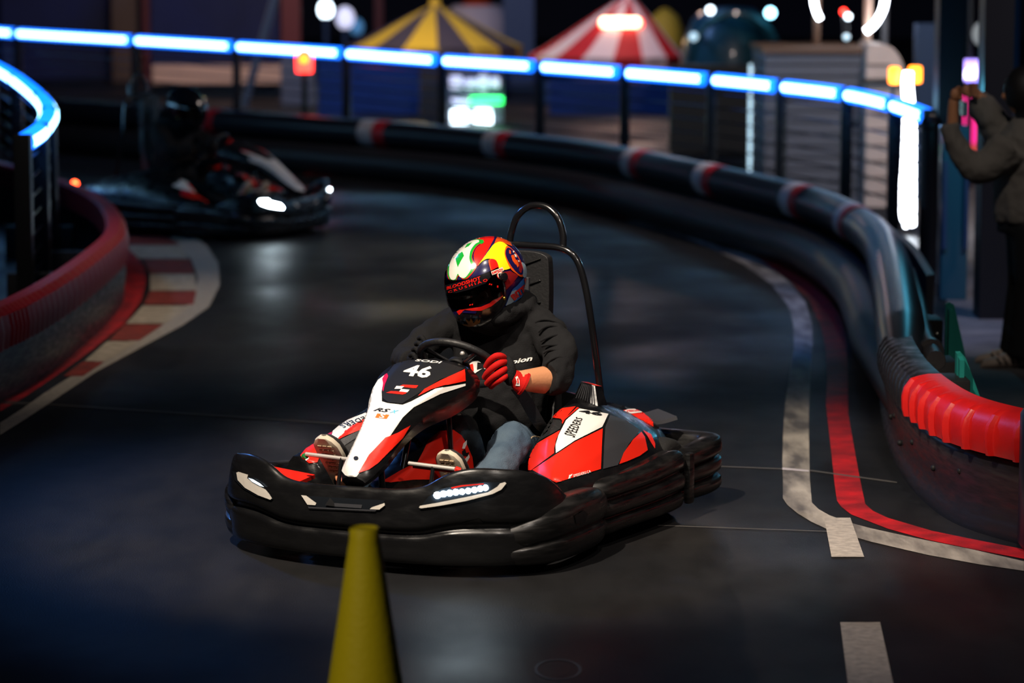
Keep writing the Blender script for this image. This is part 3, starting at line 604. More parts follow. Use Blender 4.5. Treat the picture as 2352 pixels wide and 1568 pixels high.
        S([(0.0998,0.0599),(0.1103,0.0564),(0.119,0.0353),(0.1155,0.0108),(0.1067,0.0178),(0.1068,0.0353)],'h_darkred',.0056)
        for q in ([(0.0822,0.095),(0.0875,0.0967),(0.0893,0.0915),(0.084,0.088)],[(0.0875,0.0845),(0.0963,0.0809),(0.098,0.0704),(0.091,0.0722)],[(0.1033,0.0599),(0.1085,0.0581),(0.1085,0.0529),(0.1033,0.0529)]): S(q,'h_white',.0064,0)
        S([(0.1173,0.0511),(0.1313,0.0423),(0.1383,0.0178),(0.1348,-0.0068),(0.1225,-0.0033),(0.1243,0.0248)],'h_pale',.0050)
        S([(0.0366,0.0108),(0.0717,0.0178),(0.0997,0.0038),(0.1067,0.0003),(0.0857,-0.0278),(0.0628,-0.0523),(0.0365,-0.0769),(0.0189,-0.0909),(0.04,-0.0488),(0.0365,-0.0137)],'h_darkred',.0024,0)
        S([(0.054,-0.119),(0.0681,-0.0839),(0.0821,-0.0559),(0.1032,-0.0383),(0.1348,0.0002),(0.1453,-0.0313),(0.1418,-0.0629),(0.1172,-0.0875),(0.0891,-0.1085)],'h_blue',.0032,0)
        S([(0.054,-0.1208),(0.0681,-0.0874),(0.0786,-0.0629),(0.0962,-0.0559),(0.1067,-0.0699),(0.0996,-0.0945),(0.0751,-0.112)],'h_pale',.0040,0)
        lettering(g,tree,H_,'BITE',[(0.0891,-0.0997),(0.1365,-0.0612),(0.0716,-0.0804),(0.1295,-0.0348)],'h_red',.0056,bold=.05,step=.012)
        S([(0.1278,-0.0138),(0.1383,-0.0068),(0.1471,-0.0313),(0.1418,-0.0349),(0.1365,-0.0243),(0.133,-0.0384)],'h_red',.0048,0)
        # chin
        S([(-0.139,-0.1434),(-0.1215,-0.1329),(-0.1109,-0.1259),(-0.0776,-0.1294),(-0.0425,-0.1242),(-0.0074,-0.1084),(0.0189,-0.0839),(0.0365,-0.0628),(0.054,-0.0699),(0.033,-0.0944),(-0.0022,-0.1225),(-0.0425,-0.14),(-0.0776,-0.1399),(-0.1074,-0.1364),(-0.1285,-0.1575)],'h_red',.003,0)
        S([(-0.1391,-0.1539),(-0.118,-0.1399),(-0.0689,-0.147),(-0.0162,-0.1295),(0.0277,-0.0979),(0.0505,-0.0769),(0.061,-0.1015),(0.0364,-0.14),(-0.0163,-0.1891),(-0.0865,-0.2172),(-0.1251,-0.2031),(-0.1391,-0.1803)],'h_black',.002,0)
        S([(-0.1145,-0.1399),(-0.0601,-0.1417),(-0.0636,-0.1505),(-0.1145,-0.1487)],'h_navy',.004,0)
        S([(-0.1163,-0.1908),(-0.0935,-0.1943),(-0.1057,-0.1715),(-0.0882,-0.1838),(-0.0829,-0.1698),(-0.0724,-0.1891),(-0.0584,-0.1716),(-0.0549,-0.1803),(-0.0461,-0.1733),(-0.0478,-0.1874),(-0.0689,-0.1996),(-0.09,-0.2031),(-0.111,-0.1978)],'gold',.004,0)
        # sticker and round badge beside the pivot
        S([(-0.0038,0.0144),(0.0418,0.0319),(0.0471,0.0178),(0.0015,0.0003)],'h_white',.006,0)
        lettering(g,tree,H_,'SIMPSON',[(0.0015,0.0038),(0.0436,0.0196),(-0.002,0.0126),(0.0401,0.0284)],'h_red',.0075,bold=.03,step=.012)
    hm=g.build('helmet',par,ang=55)
    # visor
    v=G(); rows=[]
    for i in range(15):
        lat=R(-10)+R(38)*i/14; rows.append([hsurf(R(-74)+R(148)*j/36,lat,.005) for j in range(37)])
    v.loft(rows,'visor',closed=False,caps=False); v.xf(HEADM); vt=v.tree()
    if scheme=='bright':
        sticker(v,vt,H_,[(-0.1881,-0.0697),(-0.188,-0.0399),(-0.1214,-0.0241),(-0.0424,0.0039),(-0.009,0.0161),(-0.0038,-0.0067),(-0.0231,-0.0312),(-0.0863,-0.0557),(-0.139,-0.0697)],'h_black',.001)
        lettering(v,vt,H_,'BLOODSHOT',[(-0.1775,-0.0574),(-0.0424,-0.0189),(-0.1775,-0.0451),(-0.0459,-0.0031)],'h_red',.003,bold=.03,step=.012)
        lettering(v,vt,H_,'C R U S H I A O',[(-0.1705,-0.0714),(-0.0143,-0.0225),(-0.1723,-0.0627),(-0.0196,-0.0119)],'h_red',.003,bold=.02,step=.012)
        for q in ([(-0.0108,-0.033),(-0.0056,-0.0312),(-0.0056,-0.0365),(-0.0108,-0.0382)],[(-0.0038,-0.0347),(0.0014,-0.033),(0.0014,-0.0383),(-0.0038,-0.04)],[(0.0207,-0.04),(0.026,-0.04),(0.026,-0.0488),(0.0207,-0.0488)],[(-0.0881,-0.1154),(-0.0829,-0.1136),(-0.0829,-0.1189),(-0.0881,-0.1206)],[(-0.0794,-0.1136),(-0.0741,-0.1119),(-0.0741,-0.1171),(-0.0794,-0.1189)]): sticker(v,vt,H_,q,'h_red',.002)
    vo=v.build('visor',hm,ang=180)
    for sg in (1,-1):
        e=G(); e.lathe([(.001,.0),(.017,.0),(.019,.008),(.016,.016),(.001,.018)],'h_black',16,tuple(HEADM@hsurf(R(74*sg),R(13),.002)),tuple(HEADM.to_3x3()@V(sg,0,.15)))
        e.sph(tuple(HEADM@hsurf(R(70*sg),R(-14),.008)),.008,'brass' ,10)
        e.tube([tuple(HEADM@hsurf(R(72*sg),R(a),.006)) for a in (10,2,-6,-14)],.005,'h_black',8)
        e.build('visor_pivot',hm)
    rim=G(); rim.tube([tuple(HEADM@hsurf(2*PI*k/48,R(-57),-.003)) for k in range(48)],.010,'matt_black',10,closed=True); rim.build('neck_trim',hm)
    if scheme=='bright':
        bd=G(); P0,d,ex,ey=basis('head'); c=[(0.033,0.0003)][0]
        circ=lambda r:[(c[0]+r*math.cos(k*PI/9),c[1]+r*math.sin(k*PI/9)) for k in range(18)]
        project(bd,ft,flatpoly(circ(.0145)),'head','h_red',.008,.012); project(bd,ft,flatpoly(circ(.0120)),'head','h_white',.0095,.012)
        lettering(bd,ft,'head','R',[(0.026,-0.0102),(0.0418,-0.0067),(0.0243,0.0056),(0.0401,0.0091)],'h_black',.011,bold=.05); bd.build('badge',hm)
    return hm
def face(g):
    """head under the helmet: skull, brow, nose, eyes"""
    def L(p): return tuple(HEADM@V(*p))
    rings=[]
    for z,a,b in ((-.14,.035,.045),(-.125,.052,.065),(-.09,.064,.085),(-.04,.072,.095),(.0,.074,.1),(.05,.073,.1),(.09,.06,.085),(.115,.03,.04)):
        rings.append([L((a*math.sin(2*PI*k/20),-b*math.cos(2*PI*k/20)-.01,z)) for k in range(20)])
    g.loft(rings,'skin'); g.tube([L((0,-.105,.01)),L((0,-.120,-.02)),L((0,-.132,-.045)),L((0,-.112,-.055))],.012,'skin',10)
    for sx in (1,-1): g.tube([L((sx*.012,-.108,.018)),L((sx*.035,-.108,.026)),L((sx*.058,-.095,.018))],.008,'skin',8)
    g.tube([L((-.025,-.103,-.088)),L((0,-.112,-.086)),L((.025,-.103,-.088))],.007,'skin',8)
def build_driver(name,loc,rz,label,scheme='bright'):
    root=empty(name,loc,rz,label,'person')
    ML={'bright':('hoodie','denim')}.get(scheme,('hoodie','hoodie'))
    # body: one continuous surface, mostly covered
    g=G(); face(g)
    g.tube([(0,1.17,.93,.055),(0,1.2,.86,.06),(0,1.25,.78,.13)],.06,'skin',16)
    g.tube([(0,1.26,.80,.10),(0,1.29,.6,.13),(0,1.31,.4,.13),(0,1.28,.2,.14)],.12,'skin',20)
    for sg in (1,-1):
        sh=(sg*.17,1.25,.77,.04)
        el=[(0.3082,1.0742,0.6014,0.06)][0] if sg>0 else (-.33,1.05,.62,.042)
        wr=[(0.2671,0.917,0.6159,0.042)][0] if sg>0 else (-.21,.90,.665,.028)
        hd=[(0.2252,0.8932,0.637,0.024)][0] if sg>0 else (-.165,.87,.68,.030)
        g.tube([(0,1.25,.79,.06),sh,(sg*.265,1.20,.73,.035),(sg*.315,1.14,.68,.035),el],.045,'skin',14,sm=3); g.tube([el,wr],.04,'skin',14); g.tube([wr,hd],.03,'skin',12)
        g.tube([(sg*.09,1.24,.2,.09),(sg*.20,.93,.36,.06)],.06,'skin',14); ft=V(.175,.58,.22) if sg>0 else V(-.28,.48,.24); g.tube([(sg*.20,.93,.35,.05),(ft.x,ft.y+.04,.20,.03)],.05,'skin',14); g.tube([(ft.x,ft.y+.04,.20,.03),(ft.x,ft.y-.06,.27,.025)],.03,'skin',12)
    b=g.build('body',root); remesh(b,.008,3)
    # hooded sweatshirt
    g=G()
    rings=[]
    for z,y,a,bb in cat([(.345,1.23,.178,.14),(.38,1.23,.19,.15),(.45,1.23,.195,.155),(.58,1.24,.20,.145),(.70,1.25,.21,.13),(.78,1.25,.205,.11),(.83,1.25,.15,.09),(.87,1.23,.10,.085)],3):
        rings.append([V(a*math.copysign(abs(math.cos(t))**.85,math.cos(t)),y+bb*math.copysign(abs(math.sin(t))**.85,math.sin(t)),z) for t in [2*PI*k/28 for k in range(28)]])
    g.loft(rings,ML[0])
    g.tube([(0,1.25,.80,.09),(.12,1.25,.795,.085),(.205,1.24,.775,.078),(.265,1.20,.735,.074),(.315,1.15,.690,.070),(.335,1.09,.645,.070)]+[(0.3367,1.0792,0.6149,0.068),(0.3175,1.0241,0.6121,0.068)],.07,ML[0],18,sm=3)
    g.tube([(0,1.25,.80,.09),(-.12,1.25,.795,.085),(-.205,1.24,.775,.078),(-.28,1.16,.72,.072),(-.33,1.06,.65,.066),(-.30,.98,.65,.055),(-.235,.915,.665,.045)],.07,ML[0],18,sm=3)
    # hood bunched round the neck
    g.tube([(0,1.08,.835,.045),(.08,1.10,.85,.05),(.125,1.19,.865,.045),(.10,1.28,.885,.045),(0,1.32,.89,.05),(-.10,1.28,.885,.045),(-.125,1.19,.865,.045),(-.08,1.10,.85,.05)],.05,ML[0],14,sm=4,closed=True)
    h=g.build('hooded_sweatshirt',root); remesh(h,.008,5); wrinkle(h,.035,.10)
    # folds on the upper sleeve
    f=G()
    for k in range(6):
        t=k/5.; c=V(.225,1.225,.765).lerp(V(.335,1.075,.640),t); ax=V(.11,-.15,-.125).normalized(); e=ax.cross(V(0,0,1)).normalized(); e2=ax.cross(e); r=.0735-.010*t
        f.tube([tuple(c+ax*.012*math.sin(a*2+k*1.7)+e*math.cos(a)*r+e2*math.sin(a)*r) for a in [R(q) for q in range(120,330,15)]],.0055,ML[0],8,sm=2)
    f.build('sleeve_folds',h); 
    # balaclava / neck sock under the helmet
    g=G(); rings=[]
    for dz,r1,r2,dy in ((-.10,.098,.13,-.01),(-.125,.100,.135,-.01),(-.15,.096,.125,.0),(-.175,.09,.11,.02),(-.20,.09,.10,.04)):
        rings.append([HEADM@V(r1*math.cos(2*PI*k/24),dy+r2*math.sin(2*PI*k/24),dz) for k in range(24)])
    g.loft(rings,ML[0]); g.build('neck_warmer',root)
    # logos on the chest, laid on the evaluated cloth
    if scheme=='bright':
        dg=bpy.context.evaluated_depsgraph_get(); dg.update(); me=bpy.data.meshes.new_from_object(h.evaluated_get(dg))
        tr=BVHTree.FromPolygons([v.co.copy() for v in me.vertices],[tuple(p.vertices) for p in me.polygons])
        L_=G(); lettering(L_,tr,'chest','Champion',[(-0.0433,-0.0433),(0.1516,-0.0066),(-0.0433,-0.0187),(0.1498,0.0197)],'sticker_white',.003,bold=.03,shear=.3,step=.02)
        L_.build('chest_lettering',h)
        L_=G()
        sticker(L_,tr,'chest',[(-0.103,-0.0152),(-0.0889,-0.0047),(-0.0678,-0.0012),(-0.0556,-0.0099),(-0.0696,-0.0082),(-0.0714,-0.0398),(-0.0503,-0.0328),(-0.0784,-0.0521),(-0.096,-0.052),(-0.103,-0.045)],'sticker_white',.003)
        sticker(L_,tr,'chest',[(-0.103,-0.0187),(-0.0872,-0.0134),(-0.0837,-0.0433),(-0.1012,-0.0397)],'sticker_red',.0055)
        L_.build('chest_logo',h); bpy.data.meshes.remove(me)
    # jeans
    g=G()
    g.tube([(0,1.34,.26,.14),(0,1.26,.275,.145),(0,1.17,.275,.125)],.13,ML[1],20)
    for sg in (1,-1):
        if sg>0: leg=[(.08,1.25,.25,.11),(.14,1.10,.295,.105),(.190,.99,.345,.088),(.215,.93,.365,.082),(.222,.87,.33,.078),(.225,.76,.27,.070),(.205,.66,.215,.064),(.185,.58,.20,.058),(.178,.54,.22,.048)]
        else: leg=[(-.08,1.25,.25,.11),(-.12,1.10,.28,.105),(-.165,.98,.32,.095),(-.205,.90,.325,.08),(-.22,.80,.29,.073),(-.235,.68,.25,.064),(-.25,.56,.22,.058),(-.272,.50,.22,.055),(-.285,.46,.25,.046)]
        g.tube(leg,.08,ML[1],20,sm=3)
    j=g.build('jeans',root); remesh(j,.008,5); wrinkle(j,.030,.08)
    f=G(); f.tube([(.262,1.1,.36),(.285,.98,.385),(.292,.93,.375),(.285,.85,.31),(.27,.72,.25)],.0025,'sole_tan' if scheme=='bright' else 'hoodie',6,sm=4); f.build('leg_seam',j)
    # shoes
    for sg in (1,-1):
        heel=V(.175,.60,.17) if sg>0 else V(-.285,.50,.20); toe=V(.165,.475,.388) if sg>0 else V(-.305,.345,.43)
        ax=(toe-heel).normalized(); side=V(1,0,.0); up=ax.cross(side).normalized()
        if up.y<0: up=-up
        g=G(); rings=[]; rs=[]
        for t,w,hgt in ((-.02,.030,.05),(.1,.040,.075),(.3,.042,.08),(.5,.046,.065),(.7,.050,.05),(.88,.046,.04),(.98,.030,.028),(1.03,.010,.012)):
            c=heel.lerp(toe,t); rings.append([c+side*w*1.12*math.cos(a)+up*(hgt*.5+hgt*.5*math.sin(a)) for a in [2*PI*k/16 for k in range(16)]])
            rs.append((c,w))
        g.loft(rings,'canvas_dark'); sh=g.build('shoe',root)
        s=G(); rr=[]
        for c,w in rs:
            W_=w*1.12+.006; rr.append([c+side*W_*math.cos(a)*1.0+up*(-.004+.013*(1 if math.sin(a)>0 else -1)*min(1,abs(math.sin(a))*2)) for a in [2*PI*k/16 for k in range(16)]])
        s.loft(rr,'rubber_white')
        # tread patch under the ball of the foot
        for k in range(7):
            for q in (-1,0,1):
                c=heel.lerp(toe,.42+k*.078); s.box(tuple(c+side*q*.022-up*.019),(.018,.010,.006),'sole_tan',rot=(math.atan2(ax.z,ax.y),0,0))
        s.lathe([(.001,0),(.034,0),(.034,.004),(.001,.004)],'canvas_dark',20,tuple(heel.lerp(toe,.2)-up*.020),tuple(-up))
        s.build('shoe_sole',sh)
    # gloves
    g=G()
    hf=lambda pts,r: g.tube(pts,r,'glove_red',10,sm=3)
    F1=[(0.2089,0.8684,0.7102),(0.2082,0.8436,0.7202),(0.1933,0.8278,0.7195),(0.1678,0.8287,0.7005),(0.1457,0.8413,0.6732)]
    F2=[(0.2146,0.8686,0.6933),(0.2132,0.8339,0.6941),(0.196,0.8151,0.6816),(0.1656,0.8179,0.655),(0.1439,0.8335,0.6308)]
    F3=[(0.2208,0.8679,0.6695),(0.2213,0.8331,0.6636),(0.2048,0.8166,0.6491),(0.1756,0.8208,0.6276),(0.1527,0.8352,0.6068)]
    F4=[(0.2268,0.8674,0.6474),(0.2268,0.8373,0.6375),(0.2132,0.8262,0.626),(0.188,0.8303,0.6116),(0.1638,0.8434,0.5944)]
    palm=G(); palm.tube([(0.2381,0.8982,0.6268,0.034),(0.2222,0.8839,0.645,0.036),(0.1978,0.8825,0.6575,0.034),(0.175,0.8819,0.656,0.028)],.03,'glove_black',14,flat=1.0)
    palm.tube([(0.2158,0.8889,0.7098,0.012),(0.2334,0.8771,0.6865,0.018),(0.2404,0.871,0.6617,0.02),(0.2403,0.871,0.634,0.02),(0.2288,0.8785,0.6045,0.016)],.016,'glove_black',12,sm=3)
    palm.tube([(0.2238,0.8959,0.6574,0.014),(0.1947,0.9076,0.6818,0.013),(0.1635,0.9005,0.7016,0.012),(0.141,0.8839,0.7057,0.01)],.012,'glove_black',10,sm=3)
    for F_ in (F1,F2,F3,F4): palm.tube([tuple(p) for p in F_],.0112,'glove_black',10,sm=3)
    gl=palm.build('glove',root); remesh(gl,.004,2)
    g=G()
    for F_,r in ((F1,.0130),(F2,.0134),(F3,.0130),(F4,.0118)): g.tube(F_,r,'glove_red',12,sm=3)
    fg=g.build('glove_fingers',gl)
    g=G(); A=[(0.2319,0.88,0.6392,0.031),(0.2479,0.894,0.6263,0.033),(0.2597,0.9049,0.6135,0.04),(0.2738,0.9151,0.6044,0.047)]; g.tube(A,.03,'glove_red',18,sm=3)
    d0=(V(*A[-1][:3])-V(*A[-2][:3])).normalized(); g.tube([V(*A[-1][:3])-d0*.006,V(*A[-1][:3])+d0*.004],.0485,'glove_red',18)
    cuff=g; ct=g.tree(); 
    lettering(g,ct,'hand','Alpinestar',[(0.0557,-0.0745),(0.042,-0.0091),(0.0643,-0.0694),(0.054,-0.0057)],'sticker_white',.002,bold=.03) if False else None
    sticker(g,ct,'hand',[(0.0472,-0.0229),(0.0558,-0.0178),(0.0644,-0.035),(0.0661,-0.0573),(0.0489,-0.0556),(0.054,-0.0401)],'sticker_white',.0015)
    sticker(g,ct,'hand',[(0.054,-0.0281),(0.0592,-0.0264),(0.0626,-0.0453),(0.0575,-0.047)],'sticker_red',.0028)
    sticker(g,ct,'hand',[(0.0523,-0.047),(0.0626,-0.0487),(0.0626,-0.0504),(0.0523,-0.0487)],'ink_black',.0028)
    g.build('glove_cuff',gl)
    # other hand (far side of the wheel)
    p=G(); p.tube([(-.225,.91,.665,.030),(-.19,.89,.675,.036),(-.165,.875,.685,.034)],.03,'glove_black',14)
    for k in range(4):
        a=V(-.175,.835+.024*k,.665+.020*k); p.tube([tuple(a+V(-.02,0,.03)),tuple(a+V(.002,-.012,.04)),tuple(a+V(.018,-.012,.015)),tuple(a+V(.006,0,-.012))],.0105,'glove_black',10,sm=3)
    p.tube([(-.19,.90,.68,.014),(-.16,.92,.70,.012),(-.135,.915,.705,.010)],.012,'glove_black',10)
    g2=p.build('glove',root); remesh(g2,.004,2)
    # bare forearm between cuff and sleeve comes with the body; seat belt
    s=G(); pts=[(0.2492,0.9066,0.583),(0.2689,0.9326,0.5426),(0.2895,0.9568,0.4884),(0.3118,0.9819,0.434),(0.3207,1.0264,0.4018)]; X=cat(pts,4)
    s.loft([[V(*p)+V(.030,0,.004),V(*p)+V(-.028,0,-.004),V(*p)+V(-.028,.002,-.008),V(*p)+V(.030,.002,0)] for p in X],'seat_black'); s.build('seat_belt',root)
    helmet(root,scheme)
    return root
# ---------------------------------------------------------------- track, barriers, railing, fairground behind
mm('concrete',(.16,.15,.15),.85,bump=.3,bs=12,var=.45,vs_=3)
mm('white_paint',(.42,.38,.33),.6,bump=.3,bs=60,col2=(.10,.09,.085),vs_=9,stretch=(1,.25,1))
mm('white_paint_clean',(.45,.40,.35),.6,bump=.3,bs=60,col2=(.30,.27,.24),vs_=30)
mm('red_paint',(.55,.008,.012),.55,bump=.3,bs=60,col2=(.22,.006,.01),vs_=7)
mm('kerb_red',(.30,.03,.02),.7,col2=(.16,.02,.015),vs_=10); mm('kerb_white',(.5,.42,.34),.7,col2=(.3,.26,.2),vs_=12)
mm('seam',(.07,.065,.06),.6)
mm('barrier_black',(.006,.006,.009),.42,bump=.12,bs=8,col2=(.013,.012,.015),vs_=14,rvar=.12,stretch=(.6,.6,4))
mm('barrier_tube',(.013,.015,.022),.36)
mm('barrier_low',(.020,.018,.02),.45)
mm('rib_crimson',(.30,.004,.012),.5)
mm('barrier_red',(.62,.008,.006),.42,bump=.12,bs=40,col2=(.5,.006,.006),vs_=8)
mm('band_white',(.6,.55,.58),.5,var=.3,vs_=12); mm('band_red',(.55,.01,.02),.5,var=.3,vs_=12)
mm('rail_black',(.006,.007,.010),.4)
mm('cable',(.006,.008,.014),.3,.6)
mm('led_blue',(.02,.2,1),.4,em=3.5,emc=(.004,.15,1)); mm('led_core',(.5,.85,1),.4,em=7,emc=(.36,.80,1))
mm('teal_steel',(.01,.22,.19),.5); mm('bolt_steel',(.6,.58,.55),.3,1)
mm('tail_red',(1,.05,.02),.3,em=22,emc=(1,.06,.015))
mm('cone_yellow',(.60,.50,.008),.55,bump=.2,bs=80,spec=.35)
def floor_mat():
    m=bpy.data.materials.new('track_floor'); m.use_nodes=True; N=m.node_tree.nodes; L=m.node_tree.links; b=N['Principled BSDF']
    tc=N.new('ShaderNodeTexCoord')
    def nz(sc,st,det=6):
        mp=N.new('ShaderNodeMapping'); mp.inputs['Scale'].default_value=st; L.new(tc.outputs['Object'],mp.inputs[0])
        n=N.new('ShaderNodeTexNoise'); n.inputs['Scale'].default_value=sc; n.inputs['Detail'].default_value=det; L.new(mp.outputs[0],n.inputs['Vector']); return n
    a=nz(.7,(1,.7,1),7); f=nz(7,(1,.35,1),8); g=nz(160,(1,1,1),3)
    r=N.new('ShaderNodeValToRGB'); L.new(a.outputs[0],r.inputs[0]); e=r.color_ramp.elements
    e[0].position=.38; e[0].color=(.004,.0042,.0055,1); e[1].position=.66; e[1].color=(.022,.0205,.020,1)
    mx=N.new('ShaderNodeMixRGB'); mx.blend_type='MULTIPLY'; mx.inputs[0].default_value=.6; r2=N.new('ShaderNodeValToRGB'); L.new(f.outputs[0],r2.inputs[0])
    r2.color_ramp.elements[0].position=.35; r2.color_ramp.elements[1].position=.6; r2.color_ramp.elements[0].color=(.35,.35,.35,1)
    L.new(r.outputs[0],mx.inputs[1]); L.new(r2.outputs[0],mx.inputs[2]); L.new(mx.outputs[0],b.inputs['Base Color'])
    mr=N.new('ShaderNodeMapRange'); L.new(a.outputs[0],mr.inputs[0]); mr.inputs[1].default_value=.35; mr.inputs[2].default_value=.65; mr.inputs[3].default_value=.68; mr.inputs[4].default_value=.34; L.new(mr.outputs[0],b.inputs['Roughness'])
    b.inputs['Specular IOR Level'].default_value=.28
    bp=N.new('ShaderNodeBump'); bp.inputs['Strength'].default_value=.35; bp.inputs['Distance'].default_value=.004; L.new(g.outputs[0],bp.inputs['Height']); L.new(bp.outputs[0],b.inputs['Normal']); return m
M['floor']=floor_mat()
g=G(); g.add([(-30,2,0),(30,2,0),(30,75,0),(-30,75,0)],[(0,1,2,3)],'floor'); floor=struct(g.build('floor',smooth=False,fix=False))
def paint(name,poly,m,z=.0025,cuts=.25):
    bm=flatpoly(poly)
    for v in bm.verts: v.co.z=z
    g=G(); g.bm(bm,m); bm.free(); return g.build(name,floor,smooth=False,fix=False)
paint('white_line',[(-2.435,14.162),(-2.39,14.657),(-2.346,15.215),(-2.265,16.251),(-2.132,17.303),(-2.007,18.246),(-1.938,19.158),(-1.985,20.367),(-2.126,21.737),(-2.335,22.971),(-2.63,24.17),(-2.953,24.989),(-3.276,25.539),(-3.224,25.066),(-2.927,24.462),(-2.604,23.302),(-2.343,21.944),(-2.173,20.76),(-2.081,19.506),(-2.106,18.54),(-2.235,17.626),(-2.34,16.536),(-2.429,15.466),(-2.46,14.959),(-2.496,14.523)],'white_paint_clean')
paint('white_line',[(0.953,24.912),(1.205,24.17),(1.404,23.403),(1.55,22.555),(1.669,21.737),(1.764,20.445),(1.771,19.272),(1.719,18.287),(1.622,17.21),(1.485,16.007),(1.382,15.1),(1.301,14.289),(1.222,13.444),(1.176,12.898),(1.144,12.541),(1.149,12.393),(1.175,12.202),(1.213,12.026),(1.262,11.872),(1.407,11.619),(1.594,11.367),(1.767,11.19),(1.915,11.072),(1.945,11.246),(1.792,11.458),(1.588,11.696),(1.439,11.89),(1.372,11.998),(1.301,12.165),(1.27,12.297),(1.257,12.442),(1.303,13.003),(1.412,14.162),(1.476,14.82),(1.634,16.334),(1.751,17.397),(1.841,18.392),(1.899,19.388),(1.902,20.497),(1.816,22.124),(1.712,22.971),(1.532,23.815),(1.294,24.535),(0.963,25.183)],'white_paint')
paint('red_line',[(1.152,24.535),(1.506,23.403),(1.783,22.184),(1.911,20.76),(1.939,19.506),(1.886,18.287),(1.807,17.21),(1.69,16.007),(1.59,15.1),(1.51,14.162),(1.448,13.444),(1.4,12.898),(1.367,12.491),(1.37,12.355),(1.393,12.183),(1.507,11.881),(1.634,11.662),(1.793,11.467),(1.953,11.294),(1.983,11.475),(1.823,11.662),(1.679,11.837),(1.535,12.109),(1.491,12.259),(1.477,12.413),(1.522,13.003),(1.586,13.794),(1.671,14.82),(1.836,16.334),(1.946,17.397),(2.048,18.605),(2.104,19.866),(2.088,21.03),(1.997,22.43),(1.761,23.641),(1.467,24.462),(1.174,25.027)],'red_paint',.002)
paint('red_line',[(-2.053,29.848),(-1.169,29.312),(-0.104,27.668),(0.656,26.03),(1.152,24.535),(1.174,25.027),(0.668,26.54),(-0.106,28.195),(-1.189,29.794),(-2.088,30.348)],'red_paint',.002)
paint('red_line',[(-2.557,14.889),(-2.507,15.391),(-2.461,16.136),(-2.409,17.118),(-2.371,18.392),(-2.413,19.506),(-2.516,20.628),(-2.651,21.592),(-2.877,22.65),(-2.937,22.81),(-2.68,20.76),(-2.526,19.506),(-2.505,18.498),(-2.572,17.21),(-2.61,16.334),(-2.68,15.617)],'red_paint',.002)
for k,p in enumerate(([(-3.156,24.535),(-2.893,24.17),(-2.549,23.069),(-2.97,23.069)],[(-2.962,23.004),(-2.535,23.004),(-2.372,22.033),(-2.736,22.033),(-2.865,22.555)],[(-2.697,21.974),(-2.359,21.974),(-2.234,21.085),(-2.553,21.085)],[(-2.537,21.03),(-2.226,21.03),(-2.108,20.039),(-2.419,20.039)],[(-2.416,19.989),(-2.105,19.989),(-2.051,19.272),(-2.37,19.272)],
    [(-2.367,19.203),(-2.049,19.203),(-2.091,18.648),(-2.12,18.308),(-2.36,18.308)],[(-2.363,18.267),(-2.126,18.267),(-2.185,17.53),(-2.363,17.53)],[(-2.369,17.491),(-2.185,17.491),(-2.262,16.674),(-2.384,16.674)],[(-2.391,16.639),(-2.27,16.639),(-2.313,16.088),(-2.419,16.088)])):
    paint('kerb_block',p,'kerb_white' if k%2 else 'kerb_red',.004)
paint('white_mark',[(1.274,12.109),(1.381,12.109),(1.347,11.327),(1.222,11.327)],'white_paint_clean',.003)
paint('white_mark',[(1.136,10.221),(1.274,10.221),(1.204,9.252),(1.059,9.252)],'white_paint_clean',.003)
for p in ([(0.906,13.331),(1.307,13.242),(1.675,12.929),(1.671,12.898),(1.304,13.209),(0.904,13.309)],[(0.587,11.962),(0.915,11.899),(1.258,11.837),(1.257,11.819),(0.914,11.881),(0.586,11.944)],[(-2.617,15.244),(-1.914,14.959),(-1.059,14.616),(-0.368,14.289),(-0.367,14.251),(-1.056,14.576),(-1.909,14.917),(-2.61,15.201)],[(-2.605,15.172),(-2.399,15.129),(-2.395,15.1),(-2.598,15.129)]):
    paint('floor_seam',p,'seam',.0022)
paint('white_line',[(1.207,13.275),(1.319,13.209),(1.315,13.165),(1.202,13.22)],'band_white',.004)
# curved doughnut scuffs left by tyres
for cx,cy,r in ((.15,9.55,.045),): 
    g=G(); g.tube([(cx+r*math.cos(a)*1.6,cy+r*3*math.sin(a),.0015) for a in [2*PI*k/24 for k in range(24)]],.006,'seam',4,closed=True,flat=.1); g.build('tyre_scuff',floor)
g=G(); W_=[(3.284,23.135),(2.799,19.272),(2.513,16.674),(2.39,15.1),(2.435,14.162)]; pts=[(x,y) for x,y in W_]
g.add([(pts[0][0],pts[0][1],.006)]+[(x,y,.006) for x,y in pts[1:]]+[(12,pts[-1][1],.006),(12,40,.006),(pts[0][0]+.6,40,.006)],[tuple(range(8))],'concrete'); g.build('walkway',floor,smooth=False)
# far wall
mm('wall_navy',(.006,.010,.03),.7,var=.4,vs_=.3); mm('panel_blue',(.002,.012,.10),.6,var=.5,vs_=.8)
g=G(); g.box((0,70,6),(60,.3,12),'wall_navy'); struct(g.build('wall_back',smooth=False))
